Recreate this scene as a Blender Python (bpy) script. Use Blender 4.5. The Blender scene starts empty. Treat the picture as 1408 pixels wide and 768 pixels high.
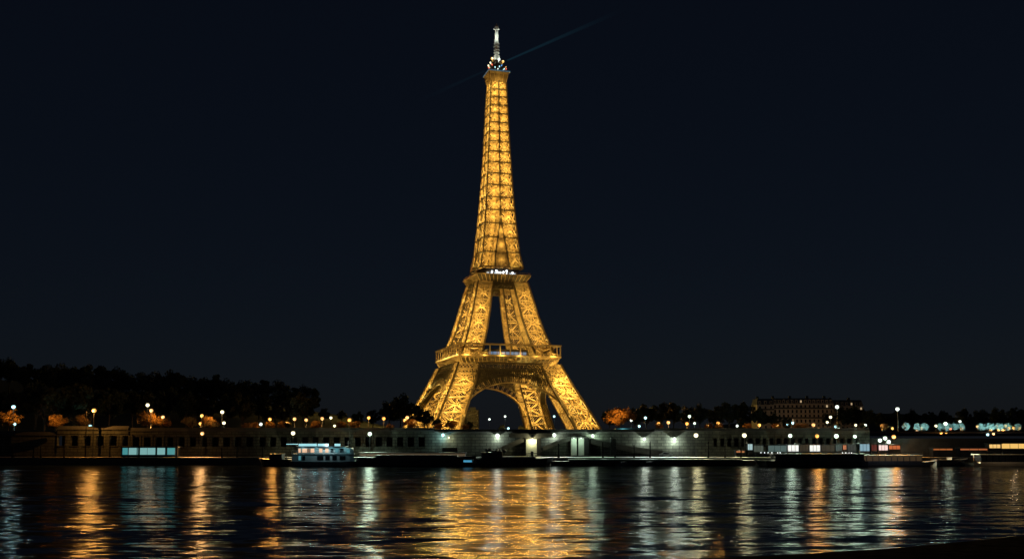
import bpy, math, random
from mathutils import Vector, Matrix
random.seed(7)
R = math.radians
sc = bpy.context.scene
COL = sc.collection

# ------------------------------------------------------------------ camera, sky, moon, exposure
HC = 9.6                       # lens height above the water
F = 1369.0                     # focal length in photo pixels (35 mm on a 36 mm wide frame)
TH = R(4.0)                    # slight upward pitch, the rest is lens rise
CY = 600.0 - F * math.tan(TH)
cam_d = bpy.data.cameras.new('camera'); cam = bpy.data.objects.new('camera', cam_d); COL.objects.link(cam)
cam_d.lens = 35.0; cam_d.sensor_width = 36.0; cam_d.sensor_fit = 'HORIZONTAL'
cam_d.shift_y = (CY - 384.0) / 1408.0
cam_d.clip_start = 0.5; cam_d.clip_end = 20000
cam.location = (0, 0, HC); cam.rotation_euler = (R(90) + TH, 0, 0)
sc.camera = cam

world = bpy.data.worlds.new('World'); sc.world = world; world.use_nodes = True
wn = world.node_tree.nodes; wl = world.node_tree.links; wn.clear()
wo = wn.new('ShaderNodeOutputWorld'); wb = wn.new('ShaderNodeBackground')
sky = wn.new('ShaderNodeTexSky'); sky.sky_type = 'NISHITA'; sky.sun_disc = False
MOON_EL, MOON_AZ = 38.0, 200.0
sky.sun_elevation = R(MOON_EL); sky.sun_rotation = R(MOON_AZ); sky.air_density = 1.0; sky.dust_density = 0.6; sky.ozone_density = 4.0
wb.inputs['Strength'].default_value = 0.00075
wb2 = wn.new('ShaderNodeBackground'); wb2.inputs['Color'].default_value = (0.0030, 0.0045, 0.0095, 1); wb2.inputs['Strength'].default_value = 0.5   # city airglow
wa = wn.new('ShaderNodeAddShader')
wl.new(sky.outputs[0], wb.inputs[0]); wl.new(wb.outputs[0], wa.inputs[0]); wl.new(wb2.outputs[0], wa.inputs[1]); wl.new(wa.outputs[0], wo.inputs[0])
md = bpy.data.lights.new('moon', 'SUN'); md.energy = 0.006; md.angle = R(0.5); md.color = (0.75, 0.85, 1.0)
moon = bpy.data.objects.new('moon', md); COL.objects.link(moon)
_az, _el = R(MOON_AZ), R(MOON_EL)
_d = Vector((math.sin(_az) * math.cos(_el), math.cos(_az) * math.cos(_el), math.sin(_el)))
moon.rotation_euler = _d.to_track_quat('Z', 'Y').to_euler()

vs = sc.view_settings; vs.view_transform = 'Standard'; vs.look = 'None'; vs.exposure = 0.0; vs.gamma = 1.0; vs.use_curve_mapping = False
cy = sc.cycles
cy.use_denoising = True
try: cy.denoiser = 'OPENIMAGEDENOISE'
except Exception: pass
cy.use_light_tree = True
cy.max_bounces = 5; cy.diffuse_bounces = 2; cy.glossy_bounces = 3; cy.transmission_bounces = 2; cy.volume_bounces = 0; cy.transparent_max_bounces = 8
cy.sample_clamp_direct = 30; cy.sample_clamp_indirect = 4
cy.caustics_reflective = False; cy.caustics_refractive = False

# ------------------------------------------------------------------ helpers
def at(x, y, Y):
    """world point seen at photo pixel x, y on the vertical plane Y metres ahead"""
    u = (CY - y) / F
    dy = math.cos(TH) - u * math.sin(TH); dz = math.sin(TH) + u * math.cos(TH)
    t = Y / dy
    return Vector(((x - 704.0) / F * t, Y, HC + dz * t))
def wx(x, Y, y=610): return at(x, y, Y).x
def wz(y, Y): return at(704, y, Y).z

def tag(o, label=None, cat=None, group=None, kind=None):
    if label: o['label'] = label
    if cat: o['category'] = cat
    if group: o['group'] = group
    if kind: o['kind'] = kind
    return o

def empty(name, loc=(0, 0, 0), rz=0.0):
    o = bpy.data.objects.new(name, None); COL.objects.link(o); o.location = loc; o.rotation_euler = (0, 0, rz)
    o.empty_display_size = 0.5
    return o

class MB:
    def __init__(s): s.v = []; s.f = []; s.m = []
    def _box8(s, c, mi=0):
        n = len(s.v); s.v += [tuple(p) for p in c]
        for q in ((0, 3, 2, 1), (4, 5, 6, 7), (0, 1, 5, 4), (1, 2, 6, 5), (2, 3, 7, 6), (3, 0, 4, 7)):
            s.f.append(tuple(n + k for k in q)); s.m.append(mi)
    def box(s, x0, x1, y0, y1, z0, z1, mi=0):
        s._box8([(x0, y0, z0), (x1, y0, z0), (x1, y1, z0), (x0, y1, z0), (x0, y0, z1), (x1, y0, z1), (x1, y1, z1), (x0, y1, z1)], mi)
    def bar(s, p, q, w, t=None, n=(0, 0, 1), mi=0):
        """flat bar from p to q, width w across the direction n, thickness t along n"""
        t = t or w; p = Vector(p); q = Vector(q); d = q - p
        if d.length < 1e-6: return
        d.normalize(); n = Vector(n); n = n - d * n.dot(d)
        if n.length < 1e-3:
            n = Vector((1, 0, 0)) - d * d.x
        n.normalize(); s_ = d.cross(n)
        a = s_ * (w / 2); b = n * (t / 2)
        s._box8([p - a - b, p + a - b, p + a + b, p - a + b, q - a - b, q + a - b, q + a + b, q - a + b], mi)
    def tube(s, pts, rad, seg=8, mi=0, cap=True):
        n0 = len(s.v); pts = [Vector(p) for p in pts]
        if not hasattr(rad, '__len__'): rad = [rad] * len(pts)
        for i, p in enumerate(pts):
            d = (pts[min(i + 1, len(pts) - 1)] - pts[max(i - 1, 0)]).normalized()
            a = d.orthogonal().normalized() if abs(d.z) < 0.95 else (Vector((1, 0, 0)) - d * d.x).normalized()
            b = d.cross(a)
            for k in range(seg):
                t = 2 * math.pi * k / seg
                s.v.append(tuple(p + (a * math.cos(t) + b * math.sin(t)) * rad[i]))
        for i in range(len(pts) - 1):
            for k in range(seg):
                k2 = (k + 1) % seg
                s.f.append((n0 + i * seg + k, n0 + i * seg + k2, n0 + (i + 1) * seg + k2, n0 + (i + 1) * seg + k)); s.m.append(mi)
        if cap:
            s.f.append(tuple(n0 + k for k in reversed(range(seg)))); s.m.append(mi)
            e = n0 + (len(pts) - 1) * seg
            s.f.append(tuple(e + k for k in range(seg))); s.m.append(mi)
    def ball(s, c, r, seg=10, rings=6, mi=0, sz=1.0):
        c = Vector(c); pts = []; rad = []
        for i in range(rings + 1):
            a = -math.pi / 2 + math.pi * i / rings
            pts.append(c + Vector((0, 0, r * sz * math.sin(a)))); rad.append(max(r * math.cos(a), 0.004))
        s.tube(pts, rad, seg, mi)
    def sheet(s, grid, mi=0):
        """grid: list of rows of points"""
        n0 = len(s.v); w = len(grid[0])
        for row in grid: s.v += [tuple(p) for p in row]
        for i in range(len(grid) - 1):
            for k in range(w - 1):
                a = n0 + i * w + k
                s.f.append((a, a + 1, a + 1 + w, a + w)); s.m.append(mi)
    def poly(s, pts, mi=0):
        n0 = len(s.v); s.v += [tuple(p) for p in pts]; s.f.append(tuple(range(n0, n0 + len(pts)))); s.m.append(mi)
    def prism(s, pts, z0, z1, mi=0):
        n = len(pts); n0 = len(s.v)
        s.v += [(p[0], p[1], z0) for p in pts] + [(p[0], p[1], z1) for p in pts]
        s.f.append(tuple(n0 + k for k in reversed(range(n)))); s.m.append(mi)
        s.f.append(tuple(n0 + n + k for k in range(n))); s.m.append(mi)
        for k in range(n):
            k2 = (k + 1) % n
            s.f.append((n0 + k, n0 + k2, n0 + n + k2, n0 + n + k)); s.m.append(mi)
    def build(s, name, mats, parent=None, loc=None, smooth=False):
        me = bpy.data.meshes.new(name); me.from_pydata(s.v, [], s.f)
        if not isinstance(mats, (list, tuple)): mats = [mats]
        for m in mats: me.materials.append(m)
        if any(s.m): me.polygons.foreach_set('material_index', s.m)
        if smooth: me.polygons.foreach_set('use_smooth', [True] * len(me.polygons))
        me.update()
        o = bpy.data.objects.new(name, me); COL.objects.link(o)
        if parent: o.parent = parent
        if loc: o.location = loc
        return o

# ------------------------------------------------------------------ materials
def mat(name, col, rough=0.7, metal=0.0, var=0.25, scale=0.5, bump=0.0, stretch=None, spec=0.5):
    m = bpy.data.materials.new(name); m.use_nodes = True; nt = m.node_tree; n = nt.nodes; l = nt.links
    b = n['Principled BSDF']; b.inputs['Roughness'].default_value = rough; b.inputs['Metallic'].default_value = metal
    b.inputs['Specular IOR Level'].default_value = spec
    g = n.new('ShaderNodeNewGeometry'); mp = n.new('ShaderNodeMapping'); l.new(g.outputs['Position'], mp.inputs['Vector'])
    if stretch: mp.inputs['Scale'].default_value = stretch
    t = n.new('ShaderNodeTexNoise'); t.inputs['Scale'].default_value = scale; t.inputs['Detail'].default_value = 6; t.inputs['Roughness'].default_value = 0.65
    l.new(mp.outputs[0], t.inputs['Vector'])
    r = n.new('ShaderNodeValToRGB'); r.color_ramp.elements[0].position = 0.3; r.color_ramp.elements[1].position = 0.7
    r.color_ramp.elements[0].color = tuple(c * (1 - var) for c in col) + (1,); r.color_ramp.elements[1].color = tuple(min(1, c * (1 + var)) for c in col) + (1,)
    l.new(t.outputs['Fac'], r.inputs['Fac']); l.new(r.outputs[0], b.inputs['Base Color'])
    if bump:
        bp = n.new('ShaderNodeBump'); bp.inputs['Strength'].default_value = bump; bp.inputs['Distance'].default_value = 0.1
        l.new(t.outputs['Fac'], bp.inputs['Height']); l.new(bp.outputs[0], b.inputs['Normal'])
    return m
def glow(name, col, strength, base=(0.06, 0.06, 0.06)):
    m = bpy.data.materials.new(name); m.use_nodes = True; b = m.node_tree.nodes['Principled BSDF']
    b.inputs['Base Color'].default_value = base + (1,); b.inputs['Emission Color'].default_value = col + (1,); b.inputs['Emission Strength'].default_value = strength
    return m

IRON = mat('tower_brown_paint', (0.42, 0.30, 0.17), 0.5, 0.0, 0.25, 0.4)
IRON_C = mat('shaded_chord_iron', (0.09, 0.062, 0.035), 0.55, 0.0, 0.25, 0.4)  # tower iron with the shade of chords and hubs put into the colour
IRON_D = mat('shaded_tower_iron', (0.065, 0.047, 0.03), 0.55, 0.0, 0.25, 0.4)  # iron darkened for the shade of arches and girders; also on cabins
PLATE = mat('platform_plate', (0.16, 0.11, 0.06), 0.6, 0.0, 0.3, 0.3)
MASONRY = mat('footing_masonry', (0.35, 0.32, 0.27), 0.85, 0, 0.25, 0.4)
MAST = mat('mast_pale_paint', (0.62, 0.62, 0.56), 0.5, 0.0, 0.12, 0.8)
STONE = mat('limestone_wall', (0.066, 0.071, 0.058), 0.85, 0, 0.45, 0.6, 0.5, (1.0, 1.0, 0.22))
def add_courses(m, bw=2.6, bh=1.05):
    """stone courses with darker joints and uneven blocks, on upright faces"""
    nt = m.node_tree; n = nt.nodes; l = nt.links; b = n['Principled BSDF']; src = b.inputs['Base Color'].links[0].from_socket
    g = n.new('ShaderNodeNewGeometry'); sp = n.new('ShaderNodeSeparateXYZ'); cb = n.new('ShaderNodeCombineXYZ')
    l.new(g.outputs['Position'], sp.inputs[0]); l.new(sp.outputs['X'], cb.inputs['X']); l.new(sp.outputs['Z'], cb.inputs['Y'])
    br = n.new('ShaderNodeTexBrick'); l.new(cb.outputs[0], br.inputs['Vector']); br.inputs['Scale'].default_value = 1.0
    br.inputs['Brick Width'].default_value = bw; br.inputs['Row Height'].default_value = bh; br.inputs['Mortar Size'].default_value = 0.10
    br.inputs['Color1'].default_value = (0.72, 0.72, 0.72, 1); br.inputs['Color2'].default_value = (1.25, 1.25, 1.2, 1); br.inputs['Mortar'].default_value = (0.32, 0.32, 0.32, 1)
    mx = n.new('ShaderNodeMix'); mx.data_type = 'RGBA'; mx.blend_type = 'MULTIPLY'; mx.inputs[0].default_value = 1.0
    l.new(src, mx.inputs[6]); l.new(br.outputs['Color'], mx.inputs[7]); l.new(mx.outputs[2], b.inputs['Base Color'])
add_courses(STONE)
STONE_D = mat('dark_limestone', (0.08, 0.078, 0.07), 0.9, 0, 0.35, 0.3, 0.3)
COPING = mat('coping_stone', (0.08, 0.08, 0.075), 0.85, 0, 0.25, 0.4)
PAVE = mat('quay_paving', (0.10, 0.095, 0.085), 0.75, 0, 0.3, 0.35)
QUAYFACE = mat('quay_face_wet_stone', (0.05, 0.052, 0.055), 0.6, 0, 0.35, 0.3)
EARTH = mat('bank_earth', (0.010, 0.009, 0.008), 0.95, 0, 0.4, 0.3, 0.5, None, 0.02)
GROUND = mat('upper_ground', (0.06, 0.06, 0.055), 0.95, 0, 0.3, 0.05)
HILLM = mat('hill_ground', (0.03, 0.035, 0.02), 0.95, 0, 0.3, 0.02)
def diffuse_mat(name, col):
    m = bpy.data.materials.new(name); m.use_nodes = True; nt = m.node_tree; nt.nodes.clear()
    o = nt.nodes.new('ShaderNodeOutputMaterial'); d = nt.nodes.new('ShaderNodeBsdfDiffuse'); t = nt.nodes.new('ShaderNodeTexNoise'); r = nt.nodes.new('ShaderNodeValToRGB')
    g = nt.nodes.new('ShaderNodeNewGeometry'); nt.links.new(g.outputs['Position'], t.inputs['Vector']); t.inputs['Scale'].default_value = 0.8; t.inputs['Detail'].default_value = 8
    r.color_ramp.elements[0].position = 0.35; r.color_ramp.elements[0].color = tuple(c * 0.4 for c in col) + (1,); r.color_ramp.elements[1].position = 0.7; r.color_ramp.elements[1].color = tuple(c * 1.6 for c in col) + (1,)
    nt.links.new(t.outputs['Fac'], r.inputs['Fac']); nt.links.new(r.outputs[0], d.inputs['Color']); nt.links.new(d.outputs[0], o.inputs['Surface']); return m
EARTH = diffuse_mat('bank_soil', (0.02, 0.018, 0.015))
MOOR = diffuse_mat('weathered_post', (0.015, 0.015, 0.015))
BLACKM = mat('black_iron', (0.02, 0.022, 0.024), 0.45, 0, 0.2, 2.0)
HULL = mat('dark_hull_paint', (0.02, 0.024, 0.032), 0.4, 0, 0.25, 0.6)
HULL_G = mat('grey_hull_paint', (0.12, 0.12, 0.125), 0.5, 0, 0.25, 0.6)
HULL_B = mat('brown_hull_paint', (0.09, 0.06, 0.04), 0.5, 0, 0.25, 0.6)
WHITE = mat('white_boat_paint', (0.50, 0.52, 0.52), 0.45, 0, 0.10, 0.6)
CREAM = mat('cream_boat_paint', (0.34, 0.31, 0.25), 0.5, 0, 0.12, 0.6)
ROOFM = mat('dark_roof_zinc', (0.045, 0.05, 0.055), 0.5, 0, 0.25, 0.5)
GLASSD = mat('dark_window_glass', (0.012, 0.014, 0.018), 0.12, 0, 0.2, 0.8)
VOID = mat('dark_opening', (0.010, 0.011, 0.012), 0.9, 0, 0.2, 0.8)
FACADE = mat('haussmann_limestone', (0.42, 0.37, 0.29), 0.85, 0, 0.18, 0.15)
BARK = mat('tree_bark', (0.07, 0.055, 0.04), 0.9, 0, 0.35, 1.2)
LEAF_D = mat('dark_green_leaves', (0.04, 0.05, 0.022), 0.8, 0, 0.5, 0.35)
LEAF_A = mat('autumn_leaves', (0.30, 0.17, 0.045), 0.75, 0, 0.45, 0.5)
LEAF_G = mat('olive_leaves', (0.10, 0.11, 0.035), 0.75, 0, 0.4, 0.5)
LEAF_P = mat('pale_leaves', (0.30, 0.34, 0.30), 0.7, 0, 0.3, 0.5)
BLOCKM = mat('distant_block_render', (0.10, 0.09, 0.08), 0.9, 0, 0.2, 0.1)

LC = {'O': (1.0, 0.42, 0.08), 'W': (0.86, 1.0, 0.84), 'G': (0.72, 1.0, 0.74), 'C': (0.45, 0.95, 1.0), 'Y': (1.0, 0.90, 0.48), 'A': (1.0, 0.55, 0.13), 'R': (1.0, 0.16, 0.08), 'N': (1.0, 0.50, 0.17), 'B': (0.15, 0.45, 1.0)}
GLOBE = {}
for k, c in LC.items():
    cc = tuple(0.12 + 0.88 * v for v in c) if k in 'WGCY' else c
    GLOBE[k] = glow('lamp_glass_' + {'O': 'orange', 'W': 'white', 'G': 'green_white', 'C': 'cyan', 'Y': 'yellow', 'A': 'amber', 'R': 'red', 'N': 'warm', 'B': 'blue'}[k], cc, 1.25 if k in 'OAN' else (1.3 if k in 'RB' else 2.0))
NC = {'O': 'orange', 'W': 'white', 'G': 'greenish white', 'C': 'cyan', 'Y': 'pale yellow', 'A': 'amber', 'R': 'red', 'N': 'warm white', 'B': 'blue'}

def light(kind, loc, energy, rad=0.0, parent=None, name='lamp_light', aim=None, cone=None, blend=0.5, wsize=None):
    t = 'SPOT' if cone else 'POINT'
    d = bpy.data.lights.new(name, t); d.energy = energy; d.color = LC[kind] if isinstance(kind, str) else kind; d.shadow_soft_size = rad
    if cone: d.spot_size = R(cone); d.spot_blend = blend
    o = bpy.data.objects.new(name, d); COL.objects.link(o); o.location = loc
    if aim is not None:
        v = Vector(aim) - Vector(loc); o.rotation_euler = v.to_track_quat('-Z', 'Y').to_euler()
    if parent: o.parent = parent
    return o

# ------------------------------------------------------------------ levels
Z_UP = 11.7          # street level above the wall
Z_Q = 2.6            # lower quay
Y_Q = 340.0          # river edge of the lower quay
Y_W = 356.0          # foot of the high embankment wall

# ------------------------------------------------------------------ water
def water_material():
    m = bpy.data.materials.new('river_water'); m.use_nodes = True; nt = m.node_tree; n = nt.nodes; l = nt.links
    b = n['Principled BSDF']
    b.inputs['Base Color'].default_value = (0.004, 0.007, 0.010, 1); b.inputs['IOR'].default_value = 1.333
    b.inputs['Roughness'].default_value = 0.07; b.inputs['Specular IOR Level'].default_value = 0.5
    g = n.new('ShaderNodeNewGeometry')
    acc = None
    # wave trains: (scale along x, along y, slope amplitude across, slope amplitude towards, rotation)
    for sx, sy, ax, ay, rot, det in ((0.035, 0.09, 0.06, 0.15, 6, 1.0), (0.11, 0.40, 0.55, 0.38, -8, 2.0), (0.45, 1.6, 0.62, 0.24, 10, 3.0)):
        mp = n.new('ShaderNodeMapping'); mp.inputs['Scale'].default_value = (sx, sy, 1); mp.inputs['Rotation'].default_value = (0, 0, R(rot))
        l.new(g.outputs['Position'], mp.inputs['Vector'])
        t = n.new('ShaderNodeTexNoise'); t.inputs['Scale'].default_value = 1.0; t.inputs['Detail'].default_value = det; t.inputs['Roughness'].default_value = 0.5
        l.new(mp.outputs[0], t.inputs['Vector'])
        sb = n.new('ShaderNodeVectorMath'); sb.operation = 'SUBTRACT'; l.new(t.outputs['Color'], sb.inputs[0]); sb.inputs[1].default_value = (0.5, 0.5, 0.5)
        ml = n.new('ShaderNodeVectorMath'); ml.operation = 'MULTIPLY'; l.new(sb.outputs[0], ml.inputs[0]); ml.inputs[1].default_value = (ax, ay, 0)
        if acc is None: acc = ml.outputs[0]
        else:
            ad = n.new('ShaderNodeVectorMath'); ad.operation = 'ADD'; l.new(acc, ad.inputs[0]); l.new(ml.outputs[0], ad.inputs[1]); acc = ad.outputs[0]
    ad = n.new('ShaderNodeVectorMath'); ad.operation = 'ADD'; l.new(acc, ad.inputs[0]); ad.inputs[1].default_value = (0, 0, 1)
    nm = n.new('ShaderNodeVectorMath'); nm.operation = 'NORMALIZE'; l.new(ad.outputs[0], nm.inputs[0])
    l.new(nm.outputs[0], b.inputs['Normal'])
    return m
WATER = water_material()
w = MB(); w.poly([(-1500, 20, 0), (1500, 20, 0), (1500, Y_Q + 2, 0), (-1500, Y_Q + 2, 0)])
tag(w.build('river_water', WATER), kind='structure')

# near bank: low dark point of land at lower right, earth slope under the camera
nb = MB()
shore = [(-1500, 80.5), (-60, 80.8), (-20, 79.8), (2, 79), (10, 79.5), (20, 82), (33, 88), (45, 96), (58, 105), (75, 112), (110, 118), (1500, 130)]
rows = []
for fr, z in ((0.0, -0.6), (0.02, 0.12), (0.25, 1.2), (0.6, 3.4), (1.0, 7.2)):
    rows.append([(x, y + (-8 - y) * fr, z * (1.0 if x < 30 else 1.0)) for x, y in shore])
nb.sheet(rows)
tag(nb.build('riverbank', EARTH, smooth=True), kind='structure')

# ------------------------------------------------------------------ far bank ground, quay, hill
q = MB(); q.box(-900, 900, Y_Q, Y_W + 4, -1, Z_Q - 0.15); q.build('quay_wall', QUAYFACE)
tag(bpy.data.objects['quay_wall'], 'low dark wet stone quay edge along the far bank of the river', 'quay wall')
q = MB(); q.box(-900, 900, Y_Q - 0.25, Y_W + 4, Z_Q - 0.146, Z_Q); tag(q.build('lower_quay', PAVE), kind='structure')
g = MB(); g.poly([(-3000, Y_W + 6, Z_UP), (3000, Y_W + 6, Z_UP), (3000, 3000, Z_UP), (-3000, 3000, Z_UP)])
tag(g.build('ground', GROUND), kind='structure')
g = MB(); g.box(-900, 900, Y_W + 22, Y_W + 38, Z_UP - 0.02, Z_UP + 0.008); tag(g.build('riverside_road', mat('asphalt', (0.05, 0.05, 0.05), 0.85, 0, 0.2, 0.5)), kind='structure')
# the hill behind the left bank
def hill_z(x, y):
    a = max(0.0, min(1.0, (-60 - x) / 110.0)); a = a * a * (3 - 2 * a)
    b = max(0.0, min(1.0, (y - 430) / 90.0)); b = b * b * (3 - 2 * b)
    c = max(0.0, min(1.0, (y - 525) / 60.0))
    return Z_UP - 0.4 + a * c * 9.0 + a * b * (13.0 + 5 * math.sin(x * 0.013) + max(0, (-x - 120)) * 0.035)
rows = [[(x, y, hill_z(x, y)) for x in range(-700, -20, 20)] for y in range(420, 900, 20)]
h = MB(); h.sheet(rows); tag(h.build('hill', HILLM, smooth=True), kind='structure')
# far ridge on the right
rows = []
for k, (y, s) in enumerate(((1500, 0.0), (1650, 0.8), (1800, 1.0), (2100, 0.6))):
    rows.append([(x, y, Z_UP - 1 + s * (44 + 9 * math.sin(x * 0.006) + 4 * math.sin(x * 0.019 + 1)) * min(1, max(0, (x - 250) / 350.0))) for x in range(200, 1900, 25)])
h = MB(); h.sheet(rows); tag(h.build('far_hill', HILLM, smooth=True), kind='structure')

# ------------------------------------------------------------------ the tower
TD = 740.0; PSI = R(16.5); TZ = Z_UP
tx = wx(682.5, TD, 300)
tower = empty('iron_lattice_tower', (tx, TD, TZ), PSI)
tag(tower, 'tall golden floodlit iron lattice tower on four arched legs with beacon on top', 'tower')
def hz(y, Y=TD): return wz(y, Y) - TZ
# outer half width against height
prof = [(hz(592), 60.0), (hz(566), 53.4), (hz(530), 43.6), (hz(502), 37.2), (hz(470), 29.8), (hz(440), 25.2), (hz(400), 19.9), (hz(380), 17.3), (hz(355), 14.2), (hz(300), 11.3), (hz(250), 9.5), (hz(200), 8.0), (hz(150), 6.8), (hz(110), 5.7), (hz(60), 4.5)]
prof[0] = (0.0, 61.0)
legp = [(0.0, 18.5), (hz(566), 17.5), (hz(502), 15.2), (hz(470), 13.8), (hz(400), 11.6), (hz(380), 11.2), (hz(355), 9.4), (hz(312), 11.3), (hz(60), 4.6)]
def interp(tab, z):
    if z <= tab[0][0]: return tab[0][1]
    for (a, va), (b, vb) in zip(tab, tab[1:]):
        if z <= b: return va + (vb - va) * (z - a) / (b - a)
    return tab[-1][1]
def W(z): return interp(prof, z)
def B(z): return min(interp(legp, z), W(z) - 0.02)

def quad_lattice(mb, a, b, c, d, main=0.9, fine=0.3, gap=1.5, thick=0.35, cross=True, star=True):
    """a,b bottom corners, d,c top corners"""
    a, b, c, d = map(Vector, (a, b, c, d))
    n = (b - a).cross(d - a).normalized()
    def P(u, v): return (a * (1 - u) + b * u) * (1 - v) + (d * (1 - u) + c * u) * v
    off = n * 0.15
    if cross:
        if star: mb.bar(P(0.5, 0.47) + off * (1.3 if n.dot(Vector((c.x + a.x, c.y + a.y, 0))) > 0 else 1.3), P(0.5, 0.53) + off * 1.3, main * 2.0, thick * 1.5, n, mi=1)
        mb.bar(P(0, 0) + off, P(1, 1) + off, main, thick, n); mb.bar(P(1, 0) + off * 1.02, P(0, 1) + off * 1.02, main, thick * 0.96, n)
        if star:
            mb.bar(P(0.5, 0) + off * 1.04, P(0.5, 1) + off * 1.04, main * 0.45, thick * 0.9, n); 
            mb.bar(P(0, 0.5) + off * 1.06, P(1, 0.5) + off * 1.06, main * 0.45, thick * 0.86, n)
    mb.bar(P(0, 0), P(1, 0), main * 0.8, thick * 1.3, n)
    if fine:
        wd = ((b - a).length + (c - d).length) / 2; ht = ((d - a).length + (c - b).length) / 2
        k = max(2, int(round(wd / gap))); asp = ht / wd
        for i in range(-k * 3, k * 3):
            u0 = i / k
            # line u = u0 + v*asp direction 1, clipped to 0..1
            for sgn in (1, -1):
                # u(v) = u0 + sgn * v*asp
                uu = u0 if sgn == 1 else u0 + 0.0
                v0, v1 = 0.0, 1.0
                s_ = sgn * asp
                # clip
                va = (0 - uu) / s_; vb = (1 - uu) / s_
                lo, hi = max(0.0, min(va, vb)), min(1.0, max(va, vb))
                if hi - lo > 0.03:
                    mb.bar(P(uu + s_ * lo, lo) - off * (1 + 0.1 * sgn), P(uu + s_ * hi, hi) - off * (1 + 0.1 * sgn), fine, 0.12, n)

def corners(sx, sy, z):
    w_, b_ = W(z), B(z); i = w_ - b_
    return [Vector((sx * w_, sy * w_, z)), Vector((sx * i, sy * w_, z)), Vector((sx * i, sy * i, z)), Vector((sx * w_, sy * i, z))]
def leg(sx, sy, zs, name, chord, main, fine, gap, label=None):
    mb = MB()
    for z0, z1 in zip(zs, zs[1:]):
        c0 = corners(sx, sy, z0); c1 = corners(sx, sy, z1)
        for k in range(4):
            k2 = (k + 1) % 4
            a, b, c, d = c0[k], c0[k2], c1[k2], c1[k]
            if sx * sy > 0: a, b, c, d = b, a, d, c
            outer = k in (0, 3); quad_lattice(mb, a, b, c, d, main, 0 if outer else fine, gap * 1.6 if outer else gap, thick=0.7, cross=outer)
            ch = chord * (1.25 if k != 2 else 1.0); mb.bar(c0[k], c1[k], ch, ch, (1, 0, 0), mi=1)
    return mb

Z_A1 = hz(512, 690)           # top of the plain leg panels, where the girder starts
Z_G1 = hz(497, 690)
Z_1B = hz(487.5, 693); Z_1T = hz(470.5, 693)
Z_2C = hz(384, 708); Z_2B = hz(375, 708); Z_2T = hz(368.5, 708)
Z_3C = hz(113, 735); Z_3B = hz(101, 735)
S1 = 38.0; S2 = 20.6
def levels(z0, z1, n, k=1.0):
    r = [k ** i for i in range(n)]; s = sum(r); out = [z0]
    for i in r: out.append(out[-1] + (z1 - z0) * i / s)
    return out
LEGN = {(-1, -1): 'near left leg', (1, -1): 'right front leg', (-1, 1): 'left rear leg', (1, 1): 'rear leg seen through the arch'}
zA = levels(2.2, Z_A1, 4, 0.86)
for sx in (-1, 1):
    for sy in (-1, 1):
        mb = leg(sx, sy, zA, 'leg', 1.15, 0.95, 0.26, 2.0)
        # fine girder bands round the top of the leg
        for z0, z1 in ((Z_A1, Z_A1 + 0.45 * (Z_G1 - Z_A1)), (Z_A1 + 0.45 * (Z_G1 - Z_A1), Z_G1)):
            c0 = corners(sx, sy, z0); c1 = corners(sx, sy, z1)
            for k in range(4):
                k2 = (k + 1) % 4
                quad_lattice(mb, c0[k], c0[k2], c1[k2], c1[k], 0.7, 0.45, 2.6, 0.3, cross=False)
                mb.bar(c0[k], c1[k], 1.2, 1.2, (1, 0, 0), mi=1)
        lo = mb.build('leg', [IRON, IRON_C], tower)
        for cc in corners(sx, sy, 0.0):
            f = MB(); f.box(cc.x - 3.2, cc.x + 3.2, cc.y - 3.2, cc.y + 3.2, -0.5, 2.3); f.build('footing', MASONRY, lo)
zB = levels(Z_1T - 2.0, hz(399), 4, 0.93)
zB2 = [hz(399), hz(393), Z_2C + 1.0]
for sx in (-1, 1):
    for sy in (-1, 1):
        mb = leg(sx, sy, [Z_1B] + zB, 'upper_leg', 0.95, 0.8, 0.24, 1.8)
        for z0, z1 in zip(zB2, zB2[1:]):
            c0 = corners(sx, sy, z0); c1 = corners(sx, sy, z1)
            for k in range(4):
                k2 = (k + 1) % 4
                quad_lattice(mb, c0[k], c0[k2], c1[k2], c1[k], 0.55, 0.28, 1.3, 0.3, cross=False)
                mb.bar(c0[k], c1[k], 0.95, 0.95, (1, 0, 0), mi=1)
        mb.build('upper_leg', [IRON, IRON_C], tower)

def face_pt(k, u, z, dep=0.0):
    """point on tower face k (0 front, 1 right, 2 back, 3 left) at offset u from its middle"""
    w_ = W(z) - dep; x, y = u, -w_
    for _ in range(k): x, y = -y, x
    return Vector((x, y, z))
def fnorm(k):
    x, y = 0, -1
    for _ in range(k): x, y = -y, x
    return Vector((x, y, 0))
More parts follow.
